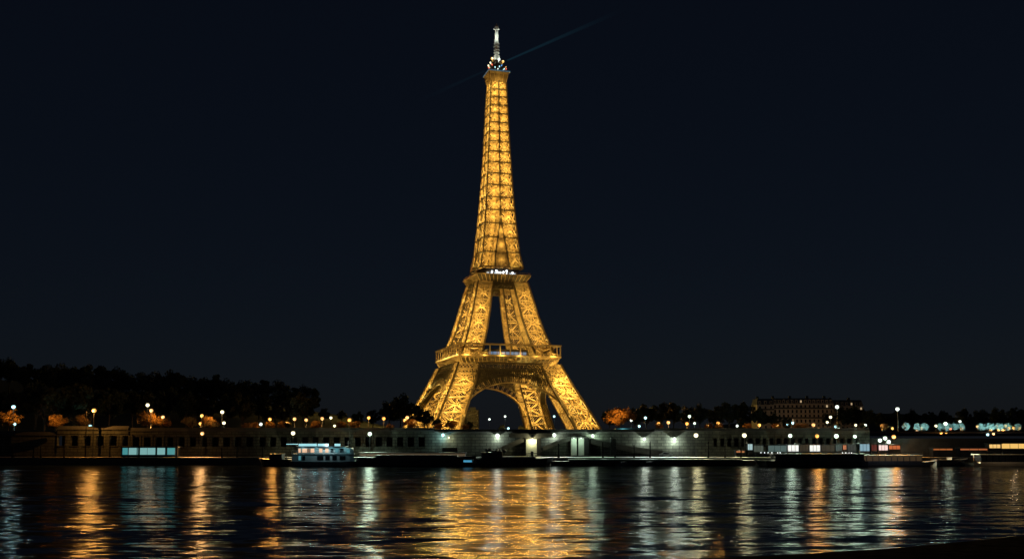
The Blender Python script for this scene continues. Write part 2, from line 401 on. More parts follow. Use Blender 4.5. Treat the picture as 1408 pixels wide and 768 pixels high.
# arches, spandrels and horizontal girders between the legs, one set a face
for k in range(4):
    mb = MB(); n = fnorm(k); N = 30
    AC, AA, AB = 1.5, 42.0, hz(524.5, 690) - 1.5
    RT = 4.6
    def arch(t, rr, dep):
        return face_pt(k, (AA + rr) * math.cos(t), max(0.3, AC + (AB + rr) * math.sin(t)), dep)
    t0 = 0.10
    ts = [t0 + (math.pi - 2 * t0) * i / N for i in range(N + 1)]
    for a, b in zip(ts, ts[1:]):
        mb.bar(arch(a, 0, 0), arch(b, 0, 0), 0.8, 0.6, n); mb.bar(arch(a, RT, 0), arch(b, RT, 0), 0.6, 0.5, n, mi=1)
        mb.bar(arch(a, 0, 4.5), arch(b, 0, 4.5), 0.7, 0.6, n); mb.bar(arch(a, RT, 4.5), arch(b, RT, 4.5), 0.5, 0.5, n, mi=1)
        # soffit plate
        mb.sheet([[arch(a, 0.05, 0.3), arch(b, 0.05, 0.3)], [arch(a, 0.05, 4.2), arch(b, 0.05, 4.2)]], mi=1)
        m_ = (a + b) / 2
        for dep in (0, 4.5):
            mb.bar(arch(a, 0, dep), arch(a, RT, dep), 0.45, 0.3, n)
            mb.bar(arch(m_, 0, dep), arch(m_, RT, dep), 0.3, 0.3, n, mi=1)
            mb.bar(arch(a, 0, dep), arch(m_, RT, dep), 0.25, 0.2, n, mi=1)
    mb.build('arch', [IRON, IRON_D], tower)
    # spandrel: fine uprights and diagonals between arch ring and girder
    sp = MB()
    zt = Z_A1 + 0.45 * (Z_G1 - Z_A1)
    ux = W(Z_A1) - B(Z_A1)
    for dep in (0.0, 4.5):
        i = -ux - 6
        while i <= ux + 6:
            u = i; r2 = 1 - (u / (AA + RT)) ** 2
            za = AC + (AB + RT) * math.sqrt(max(0, r2))
            inner = W(za) - B(za)
            if abs(u) < inner + 1 and za < zt:
                sp.bar(face_pt(k, u, za, dep), face_pt(k, u, zt, dep), 0.55, 0.3, n)
                if za < zt - 1.5:
                    sp.bar(face_pt(k, u, za, dep), face_pt(k, u + 2.7, zt, dep), 0.38, 0.25, n)
                    sp.bar(face_pt(k, u + 2.7, max(za, 0), dep), face_pt(k, u, zt, dep), 0.38, 0.25, n)
            i += 2.7
        a = face_pt(k, -ux, zt, dep); b = face_pt(k, ux, zt, dep); c = face_pt(k, ux - 1, Z_G1, dep); d = face_pt(k, -ux + 1, Z_G1, dep)
        quad_lattice(sp, a, b, c, d, 0.8, 0.45, 3.0, 0.3, cross=False)
        sp.bar(d, c, 0.8, 0.5, n)
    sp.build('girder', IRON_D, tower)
    # girder under the second platform
    gd = MB(); z0, z1 = hz(401), Z_2C + 0.5
    for dep in (0.0, 2.5):
        u0 = W(z0) - B(z0); u1 = W(z1) - B(z1); zm = (z0 + z1) / 2; um = (u0 + u1) / 2
        quad_lattice(gd, face_pt(k, -u0, z0, dep), face_pt(k, u0, z0, dep), face_pt(k, um, zm, dep), face_pt(k, -um, zm, dep), 0.7, 0.4, 2.4, 0.3, cross=False)
        quad_lattice(gd, face_pt(k, -um, zm, dep), face_pt(k, um, zm, dep), face_pt(k, u1, z1, dep), face_pt(k, -u1, z1, dep), 0.7, 0.4, 2.6, 0.3, cross=True)
    gd.build('girder', IRON_D, tower)

# first platform
def ring(mb, s0, s1, z0, z1, inner=None):
    """flared square ring side faces (a solid square slab frustum)"""
    p = [Vector((x, y, 0)) for x, y in ((-1, -1), (1, -1), (1, 1), (-1, 1))]
    mb._box8([v * s0 + Vector((0, 0, z0)) for v in p] + [v * s1 + Vector((0, 0, z1)) for v in p])
def frame_slab(mb, so, si, z0, z1):
    mb.box(-so, so, -so, -si, z0, z1); mb.box(-so, so, si, so, z0, z1)
    mb.box(-so, -si, -si, si, z0, z1); mb.box(si, so, -si, si, z0, z1)
p1 = MB()
frame_slab(p1, S1, 17.0, Z_1B, Z_1B + 0.9)
p1o = p1.build('first_platform', PLATE, tower)
gl = MB()       # gallery posts and rails, lit from below
n_post = 11
for k in range(4):
    rot = Matrix.Rotation(k * math.pi / 2, 3, 'Z')
    for i in range(n_post):
        u = -S1 + 0.5 + (2 * S1 - 1.0) * i / (n_post - (0 if k else 0) - 1)
        if i == n_post - 1: continue
        gl.bar(rot @ Vector((u, -S1 + 0.5, Z_1B + 0.9)), rot @ Vector((u, -S1 + 0.5, Z_1T - 0.8)), 0.75, 0.75, (0, 1, 0))
    gl.bar(rot @ Vector((-S1, -S1 + 0.15, Z_1B + 0.2)), rot @ Vector((S1 - 0.4, -S1 + 0.15, Z_1B + 0.2)), 1.1, 0.6, (0, 1, 0))
    gl.bar(rot @ Vector((-S1, -S1 + 0.1, Z_1B + 2.1)), rot @ Vector((S1 - 0.4, -S1 + 0.1, Z_1B + 2.1)), 0.22, 0.2, (0, 1, 0))
    gl.bar(rot @ Vector((-S1 - 0.3, -S1 + 0.1, Z_1T - 0.4)), rot @ Vector((S1 - 0.4, -S1 + 0.1, Z_1T - 0.4)), 0.9, 1.0, (0, 1, 0))
gl.build('gallery_railing', IRON, tower)
rf = MB(); frame_slab(rf, S1 - 0.7, S1 - 5.5, Z_1T - 0.7, Z_1T - 0.3); rf.build('gallery_roof', PLATE, tower)
# consoles below the gallery
for k in range(4):
    rot = Matrix.Rotation(k * math.pi / 2, 3, 'Z'); nb_ = 24
    for i in range(nb_):
        u = -S1 + 1 + (2 * S1 - 2) * i / (nb_ - 1); cs = MB()
        for (d0, z0), (d1, z1) in (((0.6, Z_1B - 0.4), (1.6, Z_1B - 3.2)), ((1.6, Z_1B - 3.2), (3.6, Z_1B - 5.2))):
            uu = u * (S1 - d0) / S1; u2 = u * (S1 - d1) / S1
            cs.bar(rot @ Vector((uu, -S1 + d0, z0)), rot @ Vector((u2, -S1 + d1, z1)), 0.42, 0.42, (0, 1, 0))
        cs.build('console', IRON, tower)
# pavilions on the first platform, glazed, cool light inside
pv = MB(); pvg = []; PWL = glow('pavilion_window_light', (0.30, 0.60, 1.0), 0.35)
for k in range(4):
    rot = Matrix.Rotation(k * math.pi / 2, 3, 'Z')
    def rb(m, x0, x1, y0, y1, z0, z1):
        c = [(x0, y0, z0), (x1, y0, z0), (x1, y1, z0), (x0, y1, z0), (x0, y0, z1), (x1, y0, z1), (x1, y1, z1), (x0, y1, z1)]
        m._box8([rot @ Vector(p) for p in c])
    rb(pv, -15, 15, -31, -20, Z_1B + 0.9, Z_1B + 5.4)
    for i in range(9):
        g_ = MB(); rb(g_, -14 + i * 3.15, -11.4 + i * 3.15, -31.08, -31.0, Z_1B + 1.6, Z_1B + 3.6); pvg.append(g_)
po = pv.build('pavilion', IRON_D, tower)
for g_ in pvg: g_.build('window', PWL, po)

# second platform
p2 = MB(); ring(p2, S2 - 3.6, S2 - 0.3, Z_2C, Z_2B + 0.6); ring(p2, S2, S2, Z_2B + 0.61, Z_2B + 1.3)
p2.build('second_platform', IRON_D, tower)
c2 = MB()
for k in range(4):
    rot = Matrix.Rotation(k * math.pi / 2, 3, 'Z')
    for i in range(14):
        u = -1 + 2 * i / 13
        c2.bar(rot @ Vector((u * (S2 - 3.7), -S2 + 3.4, Z_2C)), rot @ Vector((u * (S2 - 0.4), -S2 + 0.1, Z_2B + 0.6)), 0.38, 0.4, (0, 1, 0))
    c2.bar(rot @ Vector((-S2 - 0.2, -S2 - 0.1, Z_2B + 1.0)), rot @ Vector((S2 + 0.1, -S2 - 0.1, Z_2B + 1.0)), 0.7, 0.3, (0, 1, 0))
    for i in range(27):
        u = -S2 + 0.3 + (2 * S2 - 0.6) * i / 26
        c2.bar(rot @ Vector((u, -S2 + 0.25, Z_2B + 1.3)), rot @ Vector((u, -S2 + 0.25, Z_2B + 2.7)), 0.12, 0.12, (0, 1, 0))
    c2.bar(rot @ Vector((-S2, -S2 + 0.25, Z_2B + 2.75)), rot @ Vector((S2 - 0.4, -S2 + 0.25, Z_2B + 2.75)), 0.18, 0.18, (0, 1, 0))
c2.build('gallery_railing', IRON, tower)
k2 = MB(); k2g = []
zc = Z_2B + 1.3
k2.box(-13.0, 13.0, -13.0, 13.0, zc, zc + 4.6); k2.box(-14.5, 14.5, -14.5, 14.5, zc + 4.6, zc + 5.0)
for i in range(8):
    g_ = MB(); g_.box(-11 + i * 2.9, -9.2 + i * 2.9, -13.06, -13.0, zc + 1.0, zc + 2.2); k2g.append(g_)
ko = k2.build('second_level_shops', IRON_D, tower); SWL = glow('shop_window_light', (0.75, 0.9, 1.0), 0.9)
for g_ in k2g: g_.build('window', SWL, ko)
FLW = glow('floodlight_white', (0.9, 0.97, 1.0), 6.0)
for (x, y_, z_) in ((-7.5, -15, zc + 2.4), (-4.2, -15.2, zc + 3.0), (-1.2, -15.2, zc + 2.0), (1.2, -15.2, zc + 2.3), (3.6, -15.2, zc + 3.2), (8.2, -15.0, zc + 2.2), (-2.8, -15.2, zc + 2.0)):
    fl = MB(); fl.box(x - 0.5, x + 0.5, y_ - 0.3, y_ + 0.1, z_ - 0.45, z_ + 0.45)
    fl.box(x - 0.08, x + 0.08, y_ - 0.05, y_ + 0.05, zc, z_ - 0.45); fl.build('floodlight_head', FLW, tower)

# spire: four corner legs merging, crossed panels up to the summit
zc0 = Z_2B + 7.0
zS = levels(zc0, Z_3C, 17, 0.957)
spire = MB(); core = MB()
for z0, z1 in zip(zS, zS[1:]):
    for sx in (-1, 1):
        for sy in (-1, 1):
            c0 = corners(sx, sy, z0); c1 = corners(sx, sy, z1)
            for k in range(4):
                kk = (k + 1) % 4
                inner_face = k in (1, 2)
                quad_lattice(core if inner_face else spire, c0[k], c0[kk], c1[kk], c1[k], 0.95, 0.26 if inner_face else 0, 1.9 if inner_face else 3.0, 0.5, cross=not inner_face, star=False)
                if not inner_face: spire.bar(c0[k], c0[kk], 0.9, 0.7, (c0[k] - c0[kk]).cross(Vector((0, 0, 1))), mi=1)
                if k == 2 and W(z0) - B(z0) < 0.5: continue
                spire.bar(c0[k], c1[k], 0.85, 0.85, (1, 0, 0), mi=1)
    gp = W(z0) - B(z0)
    if gp > 0.6:
        for k in range(4):
            quad_lattice(spire, face_pt(k, -gp, z0, 0.3), face_pt(k, gp, z0, 0.3), face_pt(k, W(z1) - B(z1), z1, 0.3), face_pt(k, -(W(z1) - B(z1)), z1, 0.3), 0.8, 0.45, 1.0, 0.3, cross=True, star=False)
spire.build('spire', [IRON, IRON_C], tower); core.build('spire_core', IRON, tower)
# dark rivet plates at the crossing of the panels
for z0 in zS[1:]:
    for k in range(4):
        n = fnorm(k)
        for u in (-(W(z0) - B(z0)), (W(z0) - B(z0))) if W(z0) - B(z0) > 0.5 else (0.0,):
            c = face_pt(k, u, z0, -0.45); nd = MB(); nd.bar(c - Vector((0, 0, 1.0)), c + Vector((0, 0, 1.0)), 1.7, 0.15, n); nd.build('gusset_plate', IRON_D, tower)

# summit platform: flared coffer, rim, cabin, lantern, mast
sm = MB(); s0 = W(Z_3C); S3 = 8.3
ring(sm, s0 - 0.3, S3 - 1.2, Z_3C, Z_3B - 1.0); ring(sm, S3 - 1.2, S3, Z_3B - 1.0 + 0.003, Z_3B + 0.6)
smo = sm.build('summit_coffer', PLATE, tower)
sr = MB()
for k in range(4):
    rot = Matrix.Rotation(k * math.pi / 2, 3, 'Z')
    for i in range(5):
        u = -1 + i / 2
        sr.bar(rot @ Vector((u * (s0 - 0.2), -s0 + 0.1, Z_3C - 1)), rot @ Vector((u * (S3 - 1.2), -S3 + 1.1, Z_3B - 1)), 0.4, 0.4, (0, 1, 0))
sr.build('rib', IRON, smo)
rl = MB()
ring(rl, S3 + 0.15, S3 + 0.15, Z_3B + 0.61, Z_3B + 1.5)
rl.build('summit_rim', glow('blue_rim_light', (0.25, 0.55, 0.8), 0.16, (0.1, 0.12, 0.14)), tower)
cb = MB(); zt = Z_3B + 1.5
pts = [(6.6 * math.cos(a), 6.6 * math.sin(a)) for a in [R(22.5 + 45 * i) for i in range(8)]]
cb.prism(pts, zt, zt + 4.8); cb.prism([(x * 1.1, y * 1.1) for x, y in pts], zt + 4.8, zt + 5.3); cb.prism([(x * 0.6, y * 0.6) for x, y in pts], zt + 5.3, zt + 9.0)
cb.prism([(x * 0.72, y * 0.72) for x, y in pts], zt + 9.0, zt + 9.4)
cbo = cb.build('summit_cabin', IRON_D, tower)
rr = MB()
for i in range(24):
    a = R(15 * i); p = Vector((7.0 * math.cos(a), 7.0 * math.sin(a), 0))
    rr.bar(p + Vector((0, 0, zt)), p + Vector((0, 0, zt + 2.8)), 0.14, 0.14, (0, 1, 0))
rr.build('railing', BLACKM, cbo)
zl = zt + 9.4
smp = [(-4.3, -3.0, zl + 0.9, 1.25, 'A'), (4.4, -2.6, zl - 0.3, 1.2, 'A'), (0.6, -4.6, zl + 0.2, 1.15, 'W'), (-5.9, -4.0, zt + 6.6, 0.8, 'Y'), (-7.3, -3.4, zt + 4.4, 0.8, 'Y'), (-4.9, -4.7, zt + 5.1, 0.7, 'R'), (-7.0, -2.9, zt + 3.0, 0.6, 'R'), (6.7, -3.2, zt + 3.4, 0.6, 'R'), (6.6, -3.0, zt + 5.0, 0.5, 'N'),
       (-3.0, -6.6, zt + 2.6, 0.5, 'C'), (0.4, -6.9, zt + 3.4, 0.5, 'C'), (4.3, -6.2, zt + 2.1, 0.5, 'C'), (2.2, -6.8, zt + 4.5, 0.45, 'B'), (-0.8, -6.9, zt + 1.4, 0.45, 'W')]
for x, y_, z_, r_, c_ in smp:
    l_ = MB(); l_.ball((x, y_, z_), r_ * 0.8); l_.bar((x, y_, z_ - r_ * 0.7), (x * 0.8, y_ * 0.8, z_ - r_ * 1.6), 0.2, 0.2); l_.build('beacon_lamp', GLOBE[c_], tower)
ms = MB()
zm0 = zl
zmt = hz(35, TD); zmid = hz(57, TD)
ms.tube([(0, 0, zm0 - 0.2), (0, 0, zm0 + 2.5), (0, 0, zm0 + 4.2)], [3.2, 2.9, 2.0], 10)
for i in range(5):
    z_ = zm0 + 4.2 + i * (zmid - zm0 - 4.2) / 5
    dz = (zmid - zm0 - 4.2) / 5
    ms.tube([(0, 0, z_), (0, 0, z_ + dz * 0.25), (0, 0, z_ + dz * 0.3), (0, 0, z_ + dz)], [2.3, 2.3, 1.55, 1.55], 10)
ms.tube([(0, 0, zmid), (0, 0, zmt - 1.5)], [0.95, 0.85], 8)
for a in (0, 90, 180, 270):
    ms.tube([(1.25 * math.cos(R(a)), 1.25 * math.sin(R(a)), zmid), (1.1 * math.cos(R(a)), 1.1 * math.sin(R(a)), zmt - 2)], 0.22, 5)
ms.bar((-2.4, 0.7, zmt - 3.0), (2.4, -0.7, zmt - 3.0), 1.0, 0.7, (0, 0, 1))
ms.tube([(0, 0, zmt - 3.5), (0, 0, zmt - 1.2), (0, 0, zmt + 1.2)], [1.9, 1.6, 0.3], 8)
ms.build('mast', MAST, tower)
# searchlight beam: a shaft of lit air leaving the beacon
def beam(p, q, r0, r1, name, label, dens):
    p = Vector(p); q = Vector(q); L = (q - p).length
    b = MB(); b.tube([(0, 0, 0), (0, 0, L)], [r0, r1], 16)
    m = bpy.data.materials.new('lit_air'); m.use_nodes = True; nt = m.node_tree; n = nt.nodes; l = nt.links; n.clear()
    o = n.new('ShaderNodeOutputMaterial'); e = n.new('ShaderNodeEmission'); e.inputs['Color'].default_value = (0.05, 0.30, 0.45, 1)
    tc = n.new('ShaderNodeTexCoord'); sp_ = n.new('ShaderNodeSeparateXYZ'); l.new(tc.outputs['Object'], sp_.inputs[0])
    mr = n.new('ShaderNodeMapRange'); l.new(sp_.outputs['Z'], mr.inputs['Value'])
    mr.inputs['From Min'].default_value = 0; mr.inputs['From Max'].default_value = L * 0.97; mr.inputs['To Min'].default_value = 1; mr.inputs['To Max'].default_value = 0
    pw = n.new('ShaderNodeMath'); pw.operation = 'POWER'; l.new(mr.outputs[0], pw.inputs[0]); pw.inputs[1].default_value = 2.2
    mu = n.new('ShaderNodeMath'); mu.operation = 'MULTIPLY'; l.new(pw.outputs[0], mu.inputs[0]); mu.inputs[1].default_value = dens
    l.new(mu.outputs[0], e.inputs['Strength']); l.new(e.outputs[0], o.inputs['Volume'])
    ob = b.build(name, m); ob.location = p; ob.rotation_euler = (q - p).to_track_quat('Z', 'Y').to_euler()
    tag(ob, label, 'light beam', kind='stuff')
beam(at(697, 83.5, TD), at(870, 8, TD + 30), 0.7, 2.2, 'searchlight_beam', 'faint blue searchlight beam rising to the right from the tower top', 0.025)
beam(at(666, 98, TD), at(560, 146, TD + 30), 0.7, 2.2, 'searchlight_beam', 'barely visible searchlight beam falling to the left from the tower top', 0.006)

# floodlights of the tower, with added lights outside the leg and spire faces
GOLD = (1.0, 0.64, 0.13); POOL_FILL = 130000
def tl(x, y, z, e, r=0.6, col=GOLD, aim=None, cone=None): return light(col, (x, y, z), e * (3.7 if e < 100 else random.uniform(2.0, 5.6)), r, tower, 'tower_light', aim, cone)
def out(sx, sy, z, ax, d):
    """point d metres outside the middle of an outer leg face at height z"""
    c = W(z) - B(z) / 2
    return (sx * c, sy * (W(z) + d)) if ax else (sx * (W(z) + d), sy * c)
for sx in (-1, 1):
    for sy in (-1, 1):
        for j in range(len(zA) - 1):
            dz = zA[j + 1] - zA[j]
            z = zA[j] + dz * 0.3; c = W(z) - B(z) / 2
            tl(sx * c, sy * c, z, 2700, 0.5)
            for ax in (0, 1):
                x, y = out(sx, sy, zA[j] + dz * 0.45, ax, 4.2); tl(x, y, zA[j] + dz * 0.45, 1900, 0.3)  # added unseen light outside the face, brightens the crossed bars
        for j in range(len(zB) - 1):
            dz = zB[j + 1] - zB[j]; k_ = (1 - 0.2 * j)
            z = zB[j] + dz * 0.3; c = W(z) - B(z) / 2
            tl(sx * c, sy * c, z, 2100 * k_, 0.5)
            for ax in (0, 1):
                x, y = out(sx, sy, zB[j] + dz * 0.45, ax, 3.4); tl(x, y, zB[j] + dz * 0.45, 1150 * k_, 0.3)  # added outside light for the upper leg bars
        z = hz(392); c = W(z) - B(z) / 2; tl(sx * c, sy * c, z, 500)
        z = (Z_A1 + Z_G1) / 2; c = W(z) - B(z) / 2; tl(sx * c, sy * c, z, 900)
        for j in range(0, len(zS) - 1):
            dz = zS[j + 1] - zS[j]; z = zS[j] + dz * 0.3; c = W(z) - B(z) / 2
            tl(sx * c, sy * c, z, 7 * (B(z) ** 2) + 30, 0.4)
            for ax in (0, 1):
                d_ = 1.2 + 0.12 * B(z); x, y = out(sx, sy, z + dz * 0.15, ax, d_); tl(x, y, z + dz * 0.15, 2.1 * B(z) ** 2 + 22, 0.25)  # added light hung off the spire face to pick out its crosses
for k in range(4):       # gallery and arch uplights
    for i in range(9):
        t = 0.35 + (math.pi - 0.7) * i / 8
        p = face_pt(k, (AA - 1.6) * math.cos(t), AC + (AB - 1.6) * math.sin(t), -1.3); tl(p.x, p.y, p.z, 38, 0.15)
    for j in range(6):
        z = (zS[j] + zS[j + 1]) / 2; p = face_pt(k, 0, z, -1.6); tl(p.x, p.y, p.z, 170 - 15 * j, 0.2)  # added light before the gap between the spire legs
    rot = Matrix.Rotation(k * math.pi / 2, 3, 'Z')
    for u in (-32, -19, -6.5, 6.5, 19, 32):
        p = rot @ Vector((u, -S1 - 1.6, Z_1B + 1.0)); tl(p.x, p.y, p.z, 260, 0.2)
    for u in (-14, 0, 14):
        p = rot @ Vector((u, -S2 - 1.0, Z_2B - 0.5)); tl(p.x, p.y, p.z, 50, 0.2)
    p = rot @ Vector((0, -S3 - 1.5, Z_3C - 2)); tl(p.x, p.y, p.z, 420, 0.3)
    p = rot @ Vector((0, -18, Z_1T + 4)); tl(p.x, p.y, p.z, 900, 0.5)
# added unseen spots facing the river, only for the orange pool on the water
for u, z_ in [(-36, Z_1B), (-27, Z_1B), (-18, Z_1B), (-9, Z_1B), (0, Z_1B), (9, Z_1B), (18, Z_1B), (27, Z_1B), (36, Z_1B), (-56, 14), (-46, 22), (46, 22), (56, 14)]:
    light((1.0, 0.41, 0.06), (u, -S1 - 2.5 if z_ > 30 else -W(z_) - 3, z_), POOL_FILL, 0.0, tower, 'river_pool_light', (0, -520, -5), 50, 0.8)
for k in range(4):
    a = R(45 + 90 * k); light((0.85, 0.95, 0.85), (6 * math.cos(a), 6 * math.sin(a), zl + 1.5), 700, 0.2, tower, 'tower_light')
    light((0.85, 0.95, 0.85), (4 * math.cos(a), 4 * math.sin(a), zmid + 3), 1100, 0.2, tower, 'tower_light')

# ------------------------------------------------------------------ trees
def crown_mesh(seed, rx, rz, leaves, leaf, mat_, clumps=34, name='crown'):
    rnd = random.Random(seed); mb = MB(); cs_ = []
    for i in range(clumps):
        while True:
            p = Vector((rnd.uniform(-1, 1), rnd.uniform(-1, 1), rnd.uniform(-1, 1)))
            if 0.25 < p.length < 1: break
        if p.z < 0: p.z *= 0.75
        cs_.append((Vector((p.x * rx * 0.85, p.y * rx * 0.85, p.z * rz * 0.85)), rnd.uniform(0.10, 0.34) * rx))
    for i in range(leaves):
        c, r = cs_[int(rnd.random() ** 1.1 * len(cs_)) % len(cs_)]
        d = Vector((rnd.gauss(0, 1), rnd.gauss(0, 1), rnd.gauss(0, 0.8)))
        d = d.normalized() * r * (rnd.random() ** 0.4)
        p = c + d; s_ = leaf * rnd.uniform(0.6, 1.4)
        a = Vector((rnd.gauss(0, 1), rnd.gauss(0, 1), rnd.gauss(0, 1))).normalized(); b = a.orthogonal().normalized()
        mb.poly([p - a * s_, p + b * s_ * 0.7, p + a * s_, p - b * s_ * 0.7])
    me_o = mb.build(name, mat_)
    me = me_o.data; bpy.data.objects.remove(me_o)
    return me, cs_
def trunk_mesh(seed, h, rx, rz, cs_, r0=0.35):
    """origin at ground; crown centre at height h"""
    rnd = random.Random(seed); mb = MB()
    top = h - rz * 0.1
    mb.tube([(0, 0, -0.3), (0.1, 0, h * 0.25), (-0.1, 0.1, h * 0.55), (0, 0, top)], [r0 * 1.2, r0, r0 * 0.75, r0 * 0.35], 7)
    for c, r in cs_[:12]:
        z0 = rnd.uniform(0.45, 0.85) * top; e = Vector((c.x, c.y, c.z + h)); m_ = Vector((e.x * 0.5, e.y * 0.5, z0 + (e.z - z0) * 0.4))
        mb.tube([(0, 0, z0), m_, e], [r0 * 0.4, r0 * 0.25, r0 * 0.08], 5)
    o = mb.build('trunk', BARK); me = o.data; bpy.data.objects.remove(o); return me
PROTO = {}
def make_protos(key, mat_, n, rx, rz, h, leaves, leaf, clumps=34, r0=0.35):
    out = []
    for i in range(n):
        cm, cs_ = crown_mesh(hash(key) % 97 * 0 + len(key) * 31 + i * 7, rx, rz, leaves, leaf, mat_, clumps)
        out.append((cm, trunk_mesh(i + 5, h, rx, rz, cs_, r0), h))
    PROTO[key] = out
make_protos('dark', LEAF_D, 5, 6.5, 7.0, 11.0, 5200, 0.42, 40)
make_protos('autumn', LEAF_A, 5, 5.0, 3.6, 4.6, 1900, 0.26, 46, 0.2)
make_protos('olive', LEAF_G, 2, 3.0, 3.4, 5.2, 2600, 0.24, 26, 0.22)
make_protos('pale', LEAF_P, 4, 4.4, 4.4, 4.6, 1500, 0.24, 46, 0.2)
make_protos('bare', BARK, 2, 4.0, 3.5, 7.0, 260, 0.2, 40, 0.3)
def tree(key, x, y, z, s, label, group=None, name='leafy_tree', cat='tree', i=None, sz=None):
    cm, tm, h = PROTO[key][(i if i is not None else random.randrange(99)) % len(PROTO[key])]
    o = empty(name, (x, y, z), random.uniform(0, 6.28)); o.scale = (s, s, sz or s)
    tag(o, label, cat, group)
    t = bpy.data.objects.new('trunk', tm); COL.objects.link(t); t.parent = o
    c = bpy.data.objects.new('crown', cm); COL.objects.link(c); c.parent = o; c.location = (0, 0, h)
    return o
ORD = ['first', 'second', 'third', 'fourth', 'fifth', 'sixth', 'seventh', 'eighth', 'ninth', 'tenth', 'eleventh', 'twelfth', 'thirteenth', 'fourteenth', 'fifteenth', 'sixteenth', 'seventeenth', 'eighteenth', 'nineteenth', 'twentieth'] + ['%dth' % k for k in range(21, 80)]
# skyline of the left hill: (pixel x, pixel y of the crown top, distance)
def skyline(lst, fmt, group, key='dark'):
    for i, (px, py, Y) in enumerate(sorted(lst)):
        p = at(px, py, Y); gz = max(hill_z(p.x, Y), Z_UP) if p.x < -20 else Z_UP
        s = max(0.35, (p.z - gz) / 18.0)
        tree(key, p.x, Y, gz, s, fmt % ORD[i], group, sz=s, i=i * 3 + int(Y))
sk = []
for i in range(21):
    px = -8 + i * 21.5; top = 494 + (px + 8) * 0.066 + random.uniform(-4, 6)
    sk.append((px, top + (6 if px > 380 else 0), 520 + random.uniform(-15, 15)))
skyline(sk, 'dark tree on the crest of the wooded hill, %s from the left', 'trees on the crest of the left hill')
sk = [(x + random.uniform(-5, 5), 528 + random.uniform(-8, 8) + x * 0.03, 450 + random.uniform(-12, 12)) for x in range(0, 440, 26)]
skyline(sk, 'dark tree low on the hillside below the crest, %s from the left', 'trees low on the left hillside')
skyline([(446, 560, 560), (470, 563, 600), (492, 564, 560), (513, 562, 600)], 'low dark tree between the hill and the tall round tree, %s from the left', 'low trees left of the tower')
skyline([(536, 549, 600), (551, 541, 620), (567, 552, 600), (584, 560, 560)], 'tall dark round tree by the left foot of the tower, %s from the left', 'tall trees left of the tower')
skyline([(838, 562, 640), (872, 560, 560), (888, 553, 580), (908, 552, 600), (926, 551, 560), (946, 557, 600), (962, 554, 560), (984, 556, 590), (1002, 551, 560), (1024, 551, 600), (1044, 560, 560), (1064, 566, 560), (1082, 572, 560)], 'dark park tree between the tower and the long apartment building, %s from the left', 'park trees right of the tower')
skyline([(1140, 566, 600), (1160, 558, 590), (1178, 556, 600), (1194, 562, 580), (1212, 566, 620), (1232, 564, 620), (1254, 562, 640), (1278, 564, 650), (1300, 563, 640), (1324, 560, 660), (1348, 562, 640), (1372, 560, 660), (1396, 558, 640), (1416, 556, 640)], 'dark tree beside and right of the apartment building, %s from the left', 'dark trees at the right end of the bank')
skyline([(600, 574, 600), (618, 577, 560), (646, 578, 600), (1020, 574, 520), (690, 583, 900), (716, 584, 900), (748, 583, 900)], 'small dark tree in the park under the tower, %s from the left', 'small trees around the tower feet')
# trees on the street above the wall, lit by the street lamps
def street_tree(key, px, top, Y, label, name='autumn_tree', h_sc=8.9):
    p = at(px, top, Y); s = max(0.4, (p.z - Z_UP) / h_sc)
    return tree(key, p.x, Y, Z_UP, s, label, 'lit trees on the upper street', name)
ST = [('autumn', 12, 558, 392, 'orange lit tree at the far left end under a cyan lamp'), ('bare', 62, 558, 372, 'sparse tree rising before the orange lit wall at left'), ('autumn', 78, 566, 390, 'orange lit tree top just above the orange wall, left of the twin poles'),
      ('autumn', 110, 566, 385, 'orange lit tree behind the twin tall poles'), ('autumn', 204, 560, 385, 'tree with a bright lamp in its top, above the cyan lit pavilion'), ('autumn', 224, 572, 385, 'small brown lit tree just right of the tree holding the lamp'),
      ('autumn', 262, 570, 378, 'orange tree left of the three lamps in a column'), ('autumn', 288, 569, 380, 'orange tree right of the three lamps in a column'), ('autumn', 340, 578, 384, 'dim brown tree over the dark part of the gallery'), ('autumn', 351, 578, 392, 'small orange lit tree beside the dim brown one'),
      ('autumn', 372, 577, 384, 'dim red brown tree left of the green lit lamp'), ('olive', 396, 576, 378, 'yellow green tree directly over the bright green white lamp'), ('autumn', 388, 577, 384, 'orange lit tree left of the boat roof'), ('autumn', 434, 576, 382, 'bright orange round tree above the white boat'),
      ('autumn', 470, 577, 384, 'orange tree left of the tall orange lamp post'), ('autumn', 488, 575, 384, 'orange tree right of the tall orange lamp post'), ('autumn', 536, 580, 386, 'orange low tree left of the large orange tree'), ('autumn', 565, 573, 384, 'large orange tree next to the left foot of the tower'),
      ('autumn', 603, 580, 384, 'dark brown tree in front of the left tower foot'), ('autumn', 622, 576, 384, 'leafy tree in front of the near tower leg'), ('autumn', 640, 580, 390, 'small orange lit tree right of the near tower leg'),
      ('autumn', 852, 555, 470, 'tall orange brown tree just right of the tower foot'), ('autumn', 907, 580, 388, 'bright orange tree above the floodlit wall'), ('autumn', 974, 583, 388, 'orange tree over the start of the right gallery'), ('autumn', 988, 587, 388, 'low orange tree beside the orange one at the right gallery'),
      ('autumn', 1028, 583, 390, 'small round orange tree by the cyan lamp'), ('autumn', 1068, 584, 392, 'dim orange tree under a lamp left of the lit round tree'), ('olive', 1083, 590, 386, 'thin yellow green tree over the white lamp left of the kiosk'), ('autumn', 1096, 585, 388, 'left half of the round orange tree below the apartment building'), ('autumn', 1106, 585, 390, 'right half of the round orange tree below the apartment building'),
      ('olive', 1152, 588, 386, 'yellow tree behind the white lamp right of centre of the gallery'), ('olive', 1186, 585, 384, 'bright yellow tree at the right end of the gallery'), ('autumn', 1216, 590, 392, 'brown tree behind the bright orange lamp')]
for k, px, top, Y, lab in ST: street_tree(k, px, top, Y, lab)
